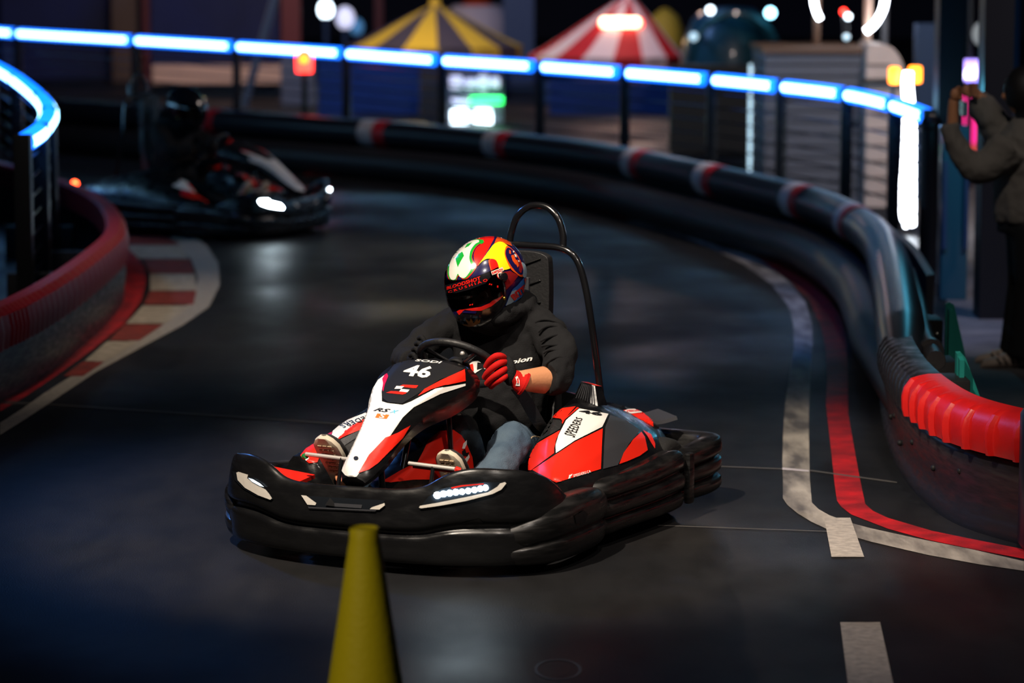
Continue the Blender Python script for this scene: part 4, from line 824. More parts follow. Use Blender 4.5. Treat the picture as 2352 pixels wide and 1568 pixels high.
# ---- outer barrier: two big tubes on edge, following the bend
OP=[(1.80,13.7),(1.88,14.6),(2.00,16.0),(2.12,17.5),(2.20,19.0),(2.16,20.6),(1.96,22.0)]+[(1.254,24.522),(0.566,26.493),(-0.703,28.619),(-2.051,30.139),(-4.165,32.347),(-6.881,34.954),(-9.117,36.837)]
OC=cat(OP,11)
def offs(P,o):
    r=[]
    for i,p in enumerate(P):
        n=normal2(P,i); r.append((p[0]+n.x*o,p[1]+n.y*o)+tuple(p[2:]))
    return r
ob=empty('tyre_barrier',(0,0,0),0,'black double tube barrier with red and white bands round the outside of the bend','barrier')
UP=[(q[0],q[1],.405+min(.03,j*.003),min(.125,.095+j*.003)) for j,q in enumerate( [(a[0]+(b[0]-a[0])*min(1,-.1+i/44),a[1]+(b[1]-a[1])*min(1,-.1+i/44)) for i,(a,b) in enumerate(zip(OC,offs(OC,.13)))])]; LP=[(a[0]+(b[0]-a[0])*f,a[1]+(b[1]-a[1])*f,.15) for a,b,f in [(a,b,1-min(1,i/26)*1.2) for i,(a,b) in enumerate(zip(OC,offs(OC,.14)))]]
g=G(); g.tube(UP,.125,'barrier_tube',28); g.build('upper_tube',ob)
g=G(); g.tube(LP,.15,'barrier_low',28); g.build('lower_tube',ob)
g=G(); g.loft([[(x,y,.02),(x,y,.44),(x+.05,y+.05,.44),(x+.05,y+.05,.02)] for x,y in offs(OC,.27)[30:]],'matt_black'); g.build('back_board',ob)
def along(P,x,y):
    return min(range(len(P)),key=lambda i:(P[i][0]-x)**2+(P[i][1]-y)**2)
def sub_tube(P,i0,t0,t1,r,m):
    """short sleeve around a path starting at index i0, from arc t0 to t1 metres"""
    g=G(); i=i0; acc=0; pts=[]
    s0=t0;
    def at(t):
        j=i0; a=0
        while j<len(P)-2:
            d=(V(*P[j+1][:3])-V(*P[j][:3])).length
            if a+d>=t: return V(*P[j][:3]).lerp(V(*P[j+1][:3]),(t-a)/d)
            a+=d; j+=1
        return V(*P[j][:3])
    g.tube([tuple(at(t0+(t1-t0)*k/4)) for k in range(5)],r,m,20); return g
for px_,py_ in [(2.195,19.981),(1.914,21.731),(1.39,23.631),(0.53,25.159),(-0.754,27.367),(-1.953,28.754),(-3.782,30.584)]:
    i=along(UP,px_,py_); h=1.0
    sub_tube(UP,i,0,.17,.131,'band_red').build('red_band',ob)
    sub_tube(UP,i,.17,.38,.131,'band_white').build('white_band',ob)
# ---- near barrier module at the right: black wall, ribbed black sleeve, red ribbed cap
NP=[(2.273,11.166),(1.996,11.551),(1.8,11.971),(1.729,12.491),(1.717,13.111),(1.748,13.794),(1.809,14.55),(1.896,15.391),(2,16.334)]
NC=cat(NP,10)
nb=empty('barrier_module',(0,0,0),0,'curved black barrier with ribbed red cap at the right edge of the track','barrier')
g=G(); pr=cat([(0,0),(-.015,.1),(.0,.22),(.01,.30),(-.02,.335),(-.10,.34),(-.12,.2),(-.12,0)],3,True); rings=[]
NW=[p for p in NC if p[1]<14.3]
for i,p in enumerate(NC):
    n=normal2(NC,i); 
    rings.append([V(p[0]-n.x*o*-1,p[1]-n.y*o*-1,z) for o,z in pr] if False else [V(p[0]+n.x*(-o),p[1]+n.y*(-o),z) for o,z in pr])
g.loft(rings,'barrier_black'); bw=g.build('barrier_wall',nb)
for (x,y),z in zip([NC[k] for k in (20,27,35,42,46,50)],(.22,.17,.2,.12,.2,.15)):
    n=normal2(NC,along(NC,x,y)); g=G(); g.sph((x+n.x*.006,y+n.y*.006,z),.014,'matt_black',10); g.build('bolt_hole',bw)
# cap profile in (outward from track, z)
def capring(p,n,k):
    pts=[(-.035-k,.335),(-.044-k,.37),(-.045-k,.42),(-.038-k*.9,.458),(-.018-k*.5,.49+k*.3),(.01,.508),(.045,.515),(.10,.515),(.11,.47),(.05,.42),(-.015,.345)]
    return [V(p[0]+n.x*o,p[1]+n.y*o,z) for o,z in pts]
i0,i1=2,33
CP=NC[i0:i1+1]
arc=[0]
for a,b in zip(CP,CP[1:]): arc.append(arc[-1]+math.hypot(b[0]-a[0],b[1]-a[1]))
g=G(); rings=[]
N_=300; tot=arc[-1]
for q in range(N_+1):
    t=tot*q/N_; j=max(0,min(len(CP)-2,next((k for k in range(len(arc)-1) if arc[k+1]>=t),len(CP)-2))); f=(t-arc[j])/(arc[j+1]-arc[j])
    p=(CP[j][0]+(CP[j+1][0]-CP[j][0])*f,CP[j][1]+(CP[j+1][1]-CP[j][1])*f); n=normal2(CP,j).lerp(normal2(CP,j+1),f)
    ph=(t/.165)%1; k=.022*max(0,min(1,(.13-abs(ph-.5))/.07))
    rings.append(capring(p,n,k))
CAPN=len(rings)
g.loft(rings,'barrier_red'); g.build('red_cap',nb,ang=30)
# black ribbed sleeve carrying on from the red cap
CP=NC[33:54]; g=G(); rings=[]
for i,p in enumerate(cat(CP,6)):
    n=normal2(CP,min(len(CP)-1,i//6)); k=.012*(1 if (i//5)%2 else 0)
    rings.append(capring(p,n,k-.004))
g.loft(rings,'barrier_black'); g.build('ribbed_sleeve',nb,ang=30)
g=G(); g.tube([(1.801,13.87),(1.826,14.356),(1.899,15.13),(1.963,15.707)],.1,'barrier_tube') if False else None
a=[(1.93,13.6),(1.99,14.4),(2.12,15.6),(2.27,17.2)]; g.tube([(x,y,.44) for x,y in a],.045,'barrier_low',12,sm=4)
a=[(1.95,13.9),(1.955,13.96)]; g.tube([(x,y,.44) for x,y in a],.06,'barrier_low',14); g.build('top_tube',nb)
(EX,EY),=[(2.098,11.475)]
g=G(); g.lathe([(.001,-.2),(.12,-.2),(.14,-.17),(.14,.33),(.12,.36),(.001,.36)],'barrier_tube',24,(EX,EY,.201))
for z in (.1,.25,.42): g.sph((EX-.10,EY-.10,z),.014,'bolt_steel',10)
g.build('end_post',nb)
# teal brackets holding the barrier, with black boxes
bk=[]
for k,(x0,x1,yt,yb) in enumerate(((2172,2228,695,835),(2195,2262,812,930))):
    d=(14.6,12.9)[k]; a=[(2.123,0.078),(2.114,0.572),(2.131,0.585),(2.156,0.572),(2.203,0.379),(2.268,0.078)] if k==0 else [(1.925,0.334),(1.921,0.568),(1.936,0.576),(1.959,0.549),(2.046,0.325)]
    zb=.0
    poly=[(x,max(zb,z)) for x,z in a]
    g=G(); g.prism(poly,d,d+.03,'teal_steel',axis='y'); xm=poly[0][0]; g.box((xm+.12,d+.015,.01),(.3,.12,.02),'teal_steel')
    g.add([(xm,d-.06,0),(xm,d+.08,0),(xm,d+.08,poly[1][1]),(xm,d-.06,poly[1][1]-.02),(xm+.02,d-.06,0),(xm+.02,d+.08,0),(xm+.02,d+.08,poly[1][1]),(xm+.02,d-.06,poly[1][1]-.02)],[(0,1,2,3),(7,6,5,4),(0,4,5,1),(2,6,7,3),(3,7,4,0),(1,5,6,2)],'teal_steel')
    o=g.build('support_bracket',smooth=False); tag(o,('tall teal steel bracket behind the ribbed black barrier, the farther one','shorter teal steel bracket beside the red barrier cap, the nearer one')[k],'bracket','teal brackets holding the barrier')
for k,(d,px,lab) in enumerate(((14.75,[(1.937,0.478),(2.121,0.478),(2.125,0.275),(1.941,0.275)],'black bolted steel box farthest back beside the tall teal bracket'),(13.6,[(1.841,0.431),(2.03,0.415),(2.033,0.285),(1.844,0.285)],'black bolted steel box in the middle behind the barrier sleeve'),(12.75,[(1.786,0.473),(1.956,0.465),(1.959,0.356),(1.788,0.356)],'black bolted steel box closest to the red barrier cap'))):
    xs=[p[0] for p in px]; zs=[p[1] for p in px]; g=G(); z0=.02; z1=max(zs)
    g.box(((min(xs)+max(xs))/2,d+.12,(z0+z1)/2),(max(xs)-min(xs),.24,z1-z0),'matt_black',bev=.008)
    o=g.build('barrier_box'); tag(o,lab,'box','black boxes behind the barrier')
    for zz in (z0+(z1-z0)*.85,z0+(z1-z0)*.3):
        for xx in (max(xs)-.03,min(xs)+.03): b=G(); b.sph((xx,d-.004,zz),.012,'bolt_steel',10); b.build('bolt',o)
# ---- inner red barrier at the left
ip=[(-2.768,12.794),(-2.684,14.162),(-2.605,15.172),(-2.55,15.663),(-2.503,16.417),(-2.478,17.53),(-2.487,18.713),(-2.532,19.506)]; 
IP=[(x,y) for x,y in ip]+[(-2.674,20.501),(-2.923,21.728),(-3.265,22.851),(-3.756,24.152),(-4.355,25.442),(-4.997,26.721)]
IC=cat(IP,6)
ib=empty('barrier_curve',(0,0,0),0,'low red topped curved barrier on the inside of the bend at left','barrier')
def ring(P,pts,m,name,par,ang=40):
    g=G(); g.loft([[V(p[0]+normal2(P,i).x*o,p[1]+normal2(P,i).y*o,z) for o,z in pts] for i,p in enumerate(P)],m); return g.build(name,par,ang=ang)
ring(IC,[(.0,0),(.02,.15),(.0,.30),(-.03,.31),(-.06,.30),(-.06,0)],'barrier_black','barrier_wall',ib)
I2=cat(IC,4); g=G(); rings=[]
for i,p in enumerate(I2):
    n=normal2(I2,i); k=.012 if (i//2)%2 else 0
    rings.append([V(p[0]+n.x*o,p[1]+n.y*o,z) for o,z in ((.02+k,.27),(.03+k,.36),(.015+k,.44),(-.02,.475),(-.09,.48),(-.11,.46),(-.11,.30),(-.05,.29))])
g.loft(rings,'rib_crimson'); g.build('red_cap',ib,ang=25)
for x,y in IC[20:60:9]: g=G(); g.box((x-.45,y,.12),(.5,.10,.24),'matt_black',bev=.01); g.build('support_box',ib)
# ---- lit railings
def railing(name,P,posts,label,h=1.12,r=.062,cab=8,z0=.0,postr=.035):
    root=empty(name,(0,0,0),0,label,'railing'); n=len(posts)
    for (x,y) in posts:
        g=G(); g.box((x,y,(h+z0)/2+.025),(postr*2,postr*2,h-z0+.05),'rail_black',bev=.006); g.box((x,y,z0+.01),(.14,.14,.02),'rail_black'); g.build('post',root)
    g=G()
    for k in range(cab):
        z=.16+(h-.28)*k/(cab-1); g.tube([(x,y,z) for x,y in P],.007,'cable',6)
    g.build('cables',root)
    g=G(); g.tube([(x,y,h-.06) for x,y in P],.02,'rail_black',8); g.build('top_rail',root)
    for a,b in zip(posts,posts[1:]):
        i0,i1=along(P,*a),along(P,*b)
        if i1<i0: i0,i1=i1,i0
        seg=P[i0:i1+1]
        L=sum(math.hypot(q[0]-p[0],q[1]-p[1]) for p,q in zip(seg,seg[1:]))
        if L<.15: continue
        # trim the ends so a dark joint shows at each post
        def at(t):
            acc=0
            for p,q in zip(seg,seg[1:]):
                d=math.hypot(q[0]-p[0],q[1]-p[1])
                if acc+d>=t: f=(t-acc)/max(d,1e-6); return (p[0]+(q[0]-p[0])*f,p[1]+(q[1]-p[1])*f)
                acc+=d
            return seg[-1]
        gap=.10; pts=[at(gap+(L-2*gap)*k/10) for k in range(11)]
        g=G(); g.tube([(x,y,h-.005) for x,y in pts],r,'led_blue',14); t=g.build('light_tube',root)
        g=G(); g.tube([(x,y,h-.003) for x,y in [at(gap+.03+(L-2*gap-.06)*k/10) for k in range(11)]],r*1.10,'led_core',14,flat=.72,up=(0,0,1)); g.build('led_core',t)
    return root
fence_px=[(-6.979,39.967),(-6.289,38.547),(-4.477,35.987),(-3.094,34.01),(-1.753,31.999),(-0.699,30.212),(0.265,28.804),(1.026,27.521),(1.73,26.186),(2.226,24.975),(2.629,23.738),(2.82,22.267),(2.871,20.764)]
FP=[(x,y) for x,y in fence_px]; FC=cat(FP,10)
railing('track_railing',FC,FP,'long black cable railing with bright blue light tubes on top beyond the far barrier',postr=.045)
g=G(); x,y=[(2.862,20.59)][0]; g.tube([(x,y,0),(x,y,1.04)],.075,'rail_black',20); g.sph((x,y,1.07),.08,'rail_black',18); o=g.build('railing_bollard'); tag(o,'thick black round topped post closing the near end of the far blue railing','post')
il=[(-5.613,31.08),(-4.988,28.997),(-4.289,26.186),(-3.607,23.102),(-3.231,21.069),(-3.014,19.276),(-2.942,18.137)]; IL=[(x,y) for x,y in il]; ILC=cat(IL,10)
railing('inner_railing',ILC,[IL[0],IL[1],IL[2],IL[3],IL[4],IL[5],IL[6]],'curved black railing with blue light tube on the inside of the bend at far left',postr=.05)
# ---- cone
g=G(); cn=empty('traffic_cone',(0,0,0),0,'yellow traffic cone standing closest to the camera, out of focus','cone')
(cx,cy),=[(-0.416,8.357)]
g.lathe([(.001,.70),(.034,.70),(.039,.705),(.042,.70),(.043,.67),(.047,.65),(.14,.03),(.155,.03)],'cone_yellow',40,(cx,cy,0)); g.build('cone_body',cn)
g=G(); g.box((cx,cy,.016),(.36,.36,.03),'cone_yellow',bev=.01); g.build('cone_base',cn)
# ---- bystander at the right taking a picture
mm('sweater',(.20,.18,.16),.95,bump=.4,bs=120); mm('trousers_black',(.006,.006,.007),.8); mm('hair_dark',(.008,.006,.006),.6); mm('trainer',(.45,.35,.28),.6,bump=.5,bs=30); mm('phone_black',(.01,.01,.012),.2); mm('phone_screen',(.1,.2,.3),.2,em=.25,emc=(.2,.5,.6))
def bystander():
    B=lambda s:None
    root=empty('bystander',(0,0,0),0,'person in grey sweatshirt and black trousers holding a phone up at the right edge','person')
    root.name='person'
    Y=16.5
    X=2.76
    hd=(X-.13+.15,Y,1.50)
    g=G(); g.sph((hd[0],hd[1],hd[2]),.10,'skin',20,(.85,1,1.2)); g.tube([(hd[0]+.02,Y,1.42,.055),(X+.06,Y,1.32,.06)],.05,'skin',12); g.tube([(hd[0]-.08,Y,1.50,.02),(hd[0]-.105,Y,1.475,.016)],.02,'skin',8)
    g.tube([(X+.06,Y,1.3,.12),(X+.07,Y,1.0,.14),(X+.07,Y,.85,.14)],.13,'skin',16)
    for yy,px in ((-.14,[(2.668,1.241),(2.529,1.111),(2.386,1.229),(2.387,1.429),(2.392,1.487)]),(.14,[(2.756,1.286),(2.684,1.286),(2.62,1.442),(2.559,1.49),(2.539,1.514)])):
        pts=[(x,Y+yy,z,r) for (x,z),r in zip(px,(.06,.05,.045,.03,.028))]; g.tube(pts,.04,'skin',12)
    for sg in (1,-1): g.tube([(X+.08,Y+sg*.09,.85,.09),(X+.08,Y+sg*.1,.45,.06),(X+.03,Y+sg*.1,.06,.045),(X-.1,Y+sg*.1,.04,.035)],.06,'skin',12)
    b=g.build('body',root); remesh(b,.012,3)
    g=G(); g.loft([[V(X+ox+a*math.cos(t),Y+bb*math.sin(t),z) for t in [2*PI*k/24 for k in range(24)]] for z,a,bb,ox in ((.80,.20,.20,.09),(.86,.215,.22,.09),(1.0,.20,.215,.08),(1.15,.19,.22,.08),(1.27,.17,.21,.08),(1.34,.11,.15,.07),(1.37,.08,.10,.06))],'sweater')
    for yy,px in ((-.16,[(2.703,1.229),(2.6,1.135),(2.518,1.104),(2.446,1.17),(2.39,1.264),(2.372,1.347)]),(.16,[(2.768,1.262),(2.684,1.286),(2.629,1.377),(2.584,1.442),(2.559,1.473)])):
        g.tube([(x,Y+yy,z,r) for (x,z),r in zip(px,(.11,.095,.085,.07,.06,.05))],.07,'sweater',16,sm=3)
    s=g.build('sweatshirt',root); remesh(s,.012,4); wrinkle(s,.03,.08)
    g=G(); g.tube([(X+.09,Y,.86,.19),(X+.09,Y,.74,.19)],.19,'trousers_black',20)
    for sg in (1,-1): g.tube([(X+.09,Y+sg*.09,.80,.13),(X+.10,Y+sg*.1,.45,.115),(X+.07,Y+sg*.1,.10,.12),(X+.06,Y+sg*.1,.05,.12)],.1,'trousers_black',18)
    t=g.build('trousers',root); remesh(t,.015,4)
    g=G(); g.sph((hd[0]+.02,Y,hd[2]+.02),.125,'hair_dark',20,(.95,1.05,1.1)); g.tube([(hd[0]+.03,Y,1.55,.11),(hd[0]+.06,Y,1.42,.10),(hd[0]+.05,Y-.02,1.30,.075)],.1,'hair_dark',16); h=g.build('hair',root); remesh(h,.012,3)
    for sg in (1,-1):
        g=G(); g.loft([[V(X+.10-q,Y+sg*.1+w*math.cos(a),max(.0,hh*.5+hh*.5*math.sin(a))) for a in [2*PI*k/14 for k in range(14)]] for q,w,hh in ((0,.03,.08),(.06,.04,.10),(.14,.045,.09),(.22,.045,.06),(.27,.03,.045),(.29,.01,.02))],'trainer')
        for k in range(4): g.tube([(X+.02-k*.035,Y+sg*.1-.045,.03),(X+.00-k*.035,Y+sg*.1-.035,.075-k*.005)],.006,'phone_black',6)
        g.build('trainer',root)
    # fingers round the phone
    for yy,(x,z) in ((-.16,[(2.394,1.504)][0]),(.12,[(2.5,1.512)][0])):
        g=G(); g.sph((x,Y+yy,z),.032,'skin',12,(.8,.6,1.1))
        for k in range(4): g.tube([(x+.005,Y+yy+.01,z+.02-.016*k),(x+.028,Y+yy*.6,z+.035-.018*k),(x+.05,Y+yy*.45,z+.025-.018*k)],.009,'skin',8,sm=2)
        g.tube([(x-.01,Y+yy,z-.01),(x+.02,Y+yy*.8,z-.03),(x+.04,Y+yy*.6,z-.02)],.010,'skin',8,sm=2); g.build('hand',root)
    p=G(); (x,z)=[(2.453,1.423)][0]; p.box((x,16.45,z),(.012,.16,.08),'phone_black',bev=.003); p.box((x+.008,16.45,z),(.002,.15,.07),'phone_screen'); o=p.build('phone',smooth=False); tag(o,'dark phone held up in the hands of the person at right','phone')
bystander()
# ---- fairground behind the railing
mm('tent_yellow',(.62,.40,.03),.7,bump=.2,bs=5); mm('tent_dark',(.05,.04,.06),.7); mm('tent_red',(.48,.01,.012),.7,bump=.2,bs=5); mm('tent_white',(.7,.55,.5),.7,bump=.2,bs=5)
mm('tent_lamp',(1,.8,.6),.4,em=9,emc=(1,.5,.3)); mm('tent_glow',(1,.1,.05),.4,em=3,emc=(1,.05,.02)); mm('booth_blue',(.012,.055,.24),.6,em=0,var=.3,vs_=1.2)
mm('booth_brown',(.12,.07,.045),.7); mm('beige_board',(.42,.27,.2),.7); mm('dark_red',(.10,.006,.008),.6); mm('grey_tube',(.12,.13,.15),.5)
mm('screen_white',(1,1,1),.4,em=7,emc=(.72,.88,1)); mm('screen_soft',(.8,.8,1),.4,em=1.1,emc=(.62,.62,.85)); mm('neon_green',(.1,1,.3),.4,em=6,emc=(.03,1,.16))
mm('dome_teal',(.02,.12,.16),.4,var=.4,vs_=2,coat=.4); mm('lamp_cyan',(.5,.9,1),.4,em=9,emc=(.35,.8,1)); mm('container_grey',(.10,.11,.14),.65,bump=.2,bs=3); mm('panel_white',(.62,.52,.48),.6,var=.15,vs_=4)
mm('strip_white',(1,1,1),.4,em=16,emc=(.82,.9,1)); mm('strip_pale',(.7,.9,1),.4,em=1.6,emc=(.42,.62,.75)); mm('lamp_orange',(1,.3,.02),.4,em=6,emc=(1,.22,.01)); mm('lamp_red',(1,.05,.02),.4,em=8,emc=(1,.03,.02))
mm('sign_purple',(.4,.3,1),.4,em=2.2,emc=(.40,.28,1)); mm('sign_white',(1,1,1),.4,em=4,emc=(.85,.85,1)); mm('sign_blue',(.1,.2,1),.4,em=2,emc=(.1,.2,1)); mm('strip_pink',(1,.1,.5),.4,em=1.4,emc=(1,.02,.25)); mm('strip_salmon',(1,.3,.25),.4,em=.6,emc=(1,.15,.10)); mm('column_black',(.005,.006,.008),.5)
mm('column_blue',(.02,.05,.12),.5); mm('glass_teal',(.02,.09,.13),.2,coat=.5); mm('disc_pale',(.3,.35,.38),.5,em=.12,emc=(.6,.75,.8))
def bx(name,y,px,m,th=.3,label=None,cat_=None,par=None,group=None,bev=0,ground=False):
    xs=[p[0] for p in px]; zs=[p[1] for p in px]; z0=0 if ground else max(0,min(zs)); g=G()
    g.box(((min(xs)+max(xs))/2,y+th/2,(z0+max(zs))/2),(max(xs)-min(xs),th,max(zs)-z0),m,bev=bev); o=g.build(name,par,smooth=False)
    if label: tag(o,label,cat_,group)
    return o
# striped tents
def tent(name,y,px_apex,px_l,px_r,m1,m2,wallm,label,n=16,lamp=None):
    (xa,za),=px_apex; (xl,zl),=px_l; (xr,_),=px_r; cx=(xl+xr)/2; rr=(xr-xl)/2; root=empty(name,(0,0,0),0,label,'tent')
    g=G(); K=8
    def P(a,t):
        rad=rr*(1-t)**.85; return (cx+(xa-cx)*t+rad*math.cos(a),y+rr+rad*math.sin(a),zl+(za-zl)*(t**1.15))
    for k in range(n):
        a0,a1=2*PI*k/n+.06,2*PI*(k+1)/n+.06; vs=[];fs=[]
        for i in range(K+1):
            vs+= [P(a0,i/K*.97),P((a0+a1)/2,i/K*.97),P(a1,i/K*.97)]
        for i in range(K): fs+=[(i*3,i*3+1,i*3+4,i*3+3),(i*3+1,i*3+2,i*3+5,i*3+4)]
        g.add(vs,fs,m1 if k%2 else m2)
        g.add([P(a0,0),P(a1,0),(P(a1,0)[0],P(a1,0)[1],zl-.22),(P(a0,0)[0],P(a0,0)[1],zl-.22)],[(0,1,2,3)],m1 if k%2 else m2)
    g.sph((xa,y+rr,za),.09,m1,12); g.build('canopy',root,ang=60)
    w=G(); w.lathe([(rr*.86,0),(rr*.86,zl-.05)],wallm,n,(cx,y+rr,0)); w.build('booth_wall',root)
    return root,P
t1,P1=tent('striped_tent',43,[(-1.123,1.361)],[(-2.416,0.755)],[(0.148,0.755)],'tent_yellow','tent_dark','booth_blue','yellow and dark striped tent roof over a blue booth, left of the red one')
lamp('tent_lamp_light','POINT',(P1(R(255),.25)[0],42.2,P1(0,.25)[2]+1.0),(0,0,0),60,(1,.75,.3),.1)
t2,P2=tent('striped_tent',42,[(1.647,1.519)],[(0.236,0.66)],[(2.44,0.66)],'tent_white','tent_red','booth_blue','red and white striped tent roof with a glowing red lamp band')
lamp('tent_lamp_light','POINT',(1.8,41.4,2.4),(0,0,0),70,(1,.7,.6),.1)
g=G()
for k in range(7):
    p=P2(R(246+8*k),.58); g.sph((p[0],p[1]-.05,p[2]+.02),.075,'tent_lamp',10)
g.tube([(P2(R(240+8*k),.58)[0],P2(R(240+8*k),.58)[1]-.02,P2(0,.58)[2]) for k in range(9)],.07,'tent_glow',8); g.build('lamp_band',t2)
for k,(a,lab) in enumerate((([(-2.565,0.793),(-1.235,-0.213)],'blue booth panel below the yellow striped tent'),([(0.495,0.449),(1.438,-0.473)],'wider blue booth panel below the red striped tent'),([(1.52,0.42),(2.102,-0.473)],'narrower blue booth panel right of the wide one below the red tent'))):
    bx('blue_booth',40,a,'booth_blue',.2,lab,'booth',ground=True)
bx('booth_post',39.8,[(-1.213,0.841),(-0.942,-0.2)],'booth_brown',.3,'brown post at the right end of the blue panel under the yellow tent','post',ground=True)
o=empty('canopy_roof',(0,0,0),0,'pink and orange rounded canopy top rising behind the yellow tent','canopy')
g=G(); (xa,za),=[(-0.581,1.151)]; g.loft([[V(xa+rx*math.cos(t),50+rx*.7*math.sin(t),za+z) for t in [2*PI*k/24 for k in range(24)]] for z,rx in ((-.5,.52),(-.2,.45),(0,.36),(.12,.2),(.16,.02))],'tent_glow2' if 'tent_glow2' in M else 'h_orange'); g.build('canopy',o)
g=G(); g.lathe([(.55,-.55),(.6,-.5),(.52,-.1),(.40,.05),(.30,.06)],'tent_white',24,(xa,50.1,za)); g.tube([(xa,50,0),(xa,50,za-.4)],.06,'grey_tube'); g.build('canopy_rim',o)
# sponsor-lit game machine
o=empty('arcade_machine',(0,0,0),0,'brightly lit white game machine with green light between the tents','machine')
bx('cabinet',38.2,[(-0.813,0.644),(-0.116,-0.263)],'container_grey',.8,par=o,ground=True)
g=G(); 
for i,q in enumerate(([(-0.767,0.189),(-0.548,-0.15)],[(-0.482,0.178),(-0.252,-0.172)])):
    xs=[p[0] for p in q]; zs=[p[1] for p in q]; g.box(((xs[0]+xs[1])/2,38.1,(zs[0]+zs[1])/2),(abs(xs[1]-xs[0]),.1,abs(zs[1]-zs[0])),'screen_white',bev=.04)
g.build('screen',o)
g=G()
for i,q in enumerate(([(-0.787,0.599),(-0.624,0.435)],[(-0.602,0.561),(-0.438,0.435)],[(-0.426,0.626),(-0.295,0.419)],[(-0.273,0.582),(-0.153,0.435)],[(-0.766,0.326),(-0.142,0.266)])):
    xs=[p[0] for p in q]; zs=[p[1] for p in q]; g.box(((xs[0]+xs[1])/2,38.12,(zs[0]+zs[1])/2),(abs(xs[1]-xs[0]),.1,abs(zs[1]-zs[0])),'screen_soft',bev=.04)
g.build('display_panel',o)
g=G(); q=[(-0.524,0.337),(-0.115,0.26)]; g.tube([(q[0][0],37.95,(q[0][1]+q[1][1])/2),(q[1][0],37.95,(q[0][1]+q[1][1])/2)],.045,'neon_green',12); g.build('green_light',o)
# left side: dark building panels, columns, beige board, red beacon
for a,m,y,lab,c in (([(-8.423,1.721),(-6.668,-1.073)],'panel_blue',50,'large dark blue wall panel at far upper left','panel'),([(-5.952,1.721),(-3.854,0.294)],'panel_blue',50,'dark blue wall panel between the two dark red columns','panel'),
    ([(-6.465,1.734),(-6.068,-1.004)],'booth_brown',49,'dark brown column beside the blue wall panel at upper left','column'),([(-5.845,1.747),(-5.75,-0.936)],'dark_red',48,'thin dark red column left of the beige board','column'),
    ([(-3.499,1.772),(-3.214,0.591)],'dark_red',46,'wide dark red column above the red beacon','column'),([(-2.354,1.696),(-2.211,0.583)],'dark_red',52,'thin dark red column behind the yellow tent','column'),
    ([(-5.227,0.478),(-3.363,0.213)],'beige_board',44,'long beige board seen through the railing at left','board'),([(-5.288,0.184),(-3.417,-0.483)],'column_black',44.2,'black base under the beige board','platform'),
    ([(-3.206,0.684),(-2.751,-0.342)],'container_grey',42,'grey box standing under the red beacon','cabinet'),([(-0.144,1.747),(0.346,-0.382)],'column_blue',48,'dark blue column between the two striped tents','column'),
    ([(2.369,1.077),(2.507,-0.068)],'strip_pale',30,'tall pale blue light strip left of the grey kiosk','light strip'),([(1.728,0.949),(2.605,-0.311)],'column_black',33,'black slatted partition left of the pale light strip','partition'),
    ([(3.613,1.572),(3.852,0.623)],'column_blue',27,'dark blue panel right of the orange lamps','panel'),([(3.101,2.079),(3.286,-0.077)],'column_black',22,'black column right of the blue panel behind the railing end','column'),
    ([(2.886,2.124),(3.066,0.311)],'column_black',18.5,'black column directly behind the person in grey','column'),([(3.436,2.092),(3.517,1.13)],'column_blue',21,'narrow blue lit column at the upper right edge','column'),
    ([(4.519,0.819),(4.633,0.3)],'strip_pink',30,'bright pink light strip behind the raised arms','light strip'),([(4.577,0.265),(4.65,-0.325)],'strip_salmon',30.2,'dim salmon light strip below the pink one','light strip'),
    ):
    o=bx('light_strip' if 'strip' in c else c.replace(' ','_'),y,a,m,.25,lab,c,ground=(min(p[1] for p in a)<1.0 and 'light' not in c and 'board' not in c))
g=G(); q=[(-3.097,1.621),(-3.552,0.006)]; g.tube([(q[0][0],40,q[0][1]),(q[1][0],40,max(.1,q[1][1]))],.055,'grey_tube',12); o=g.build('support_strut'); tag(o,'leaning grey steel tube behind the railing at left','tube')
g=G(); (x,z),=[(-2.188,1.042)]; g.lathe([(.001,-.13),(.085,-.13),(.085,.05),(.05,.11),(.001,.12)],'tent_lampred',20,(x,31.9,z)) if False else g.lathe([(.001,-.12),(.085,-.12),(.09,.03),(.06,.10),(.001,.12)],'lamp_red',20,(x,31.9,z)); 
o=g.build('lamp_dome'); be=empty('warning_beacon',(x,31.9,0),0,'glowing red beacon just below the blue lit rail','lamp'); o.parent=be; o.location=(-x,-31.9,0)
g=G(); g.tube([(0,0,0),(0,0,z-.10)],.03,'rail_black'); g.build('post',be)
g=G(); g.sph((x,31.84,z+.02),.05,'lamp_orange',12); o=g.build('bulb',be); o.location=(-x,-31.9,0)
for k,(q,m,r,lab) in enumerate((([(-3.07,1.137)],'screen_white',.12,'large bright blue-white bulb at upper left above the railing'),([(-2.806,0.973)],'screen_soft',.16,'dim pale lamp right of the bright bulb at upper left'),([(-2.664,0.794)],'lamp_cyandim',.12,'dim blue lamp lowest of the upper left cluster'))):
    (x,z),=q; mm('lamp_cyandim',(.1,.3,.5),.4,em=.5,emc=(.1,.3,.6)) if m=='lamp_cyandim' and m not in M else None
    g=G(); yy=50+k; g.sph((x,yy,z),r,m,14,(1,.6,1.2)); g.tube([(x,yy,0),(x,yy,z)],.04,'column_blue'); o=g.build('lamp_globe'); tag(o,lab,'lamp')
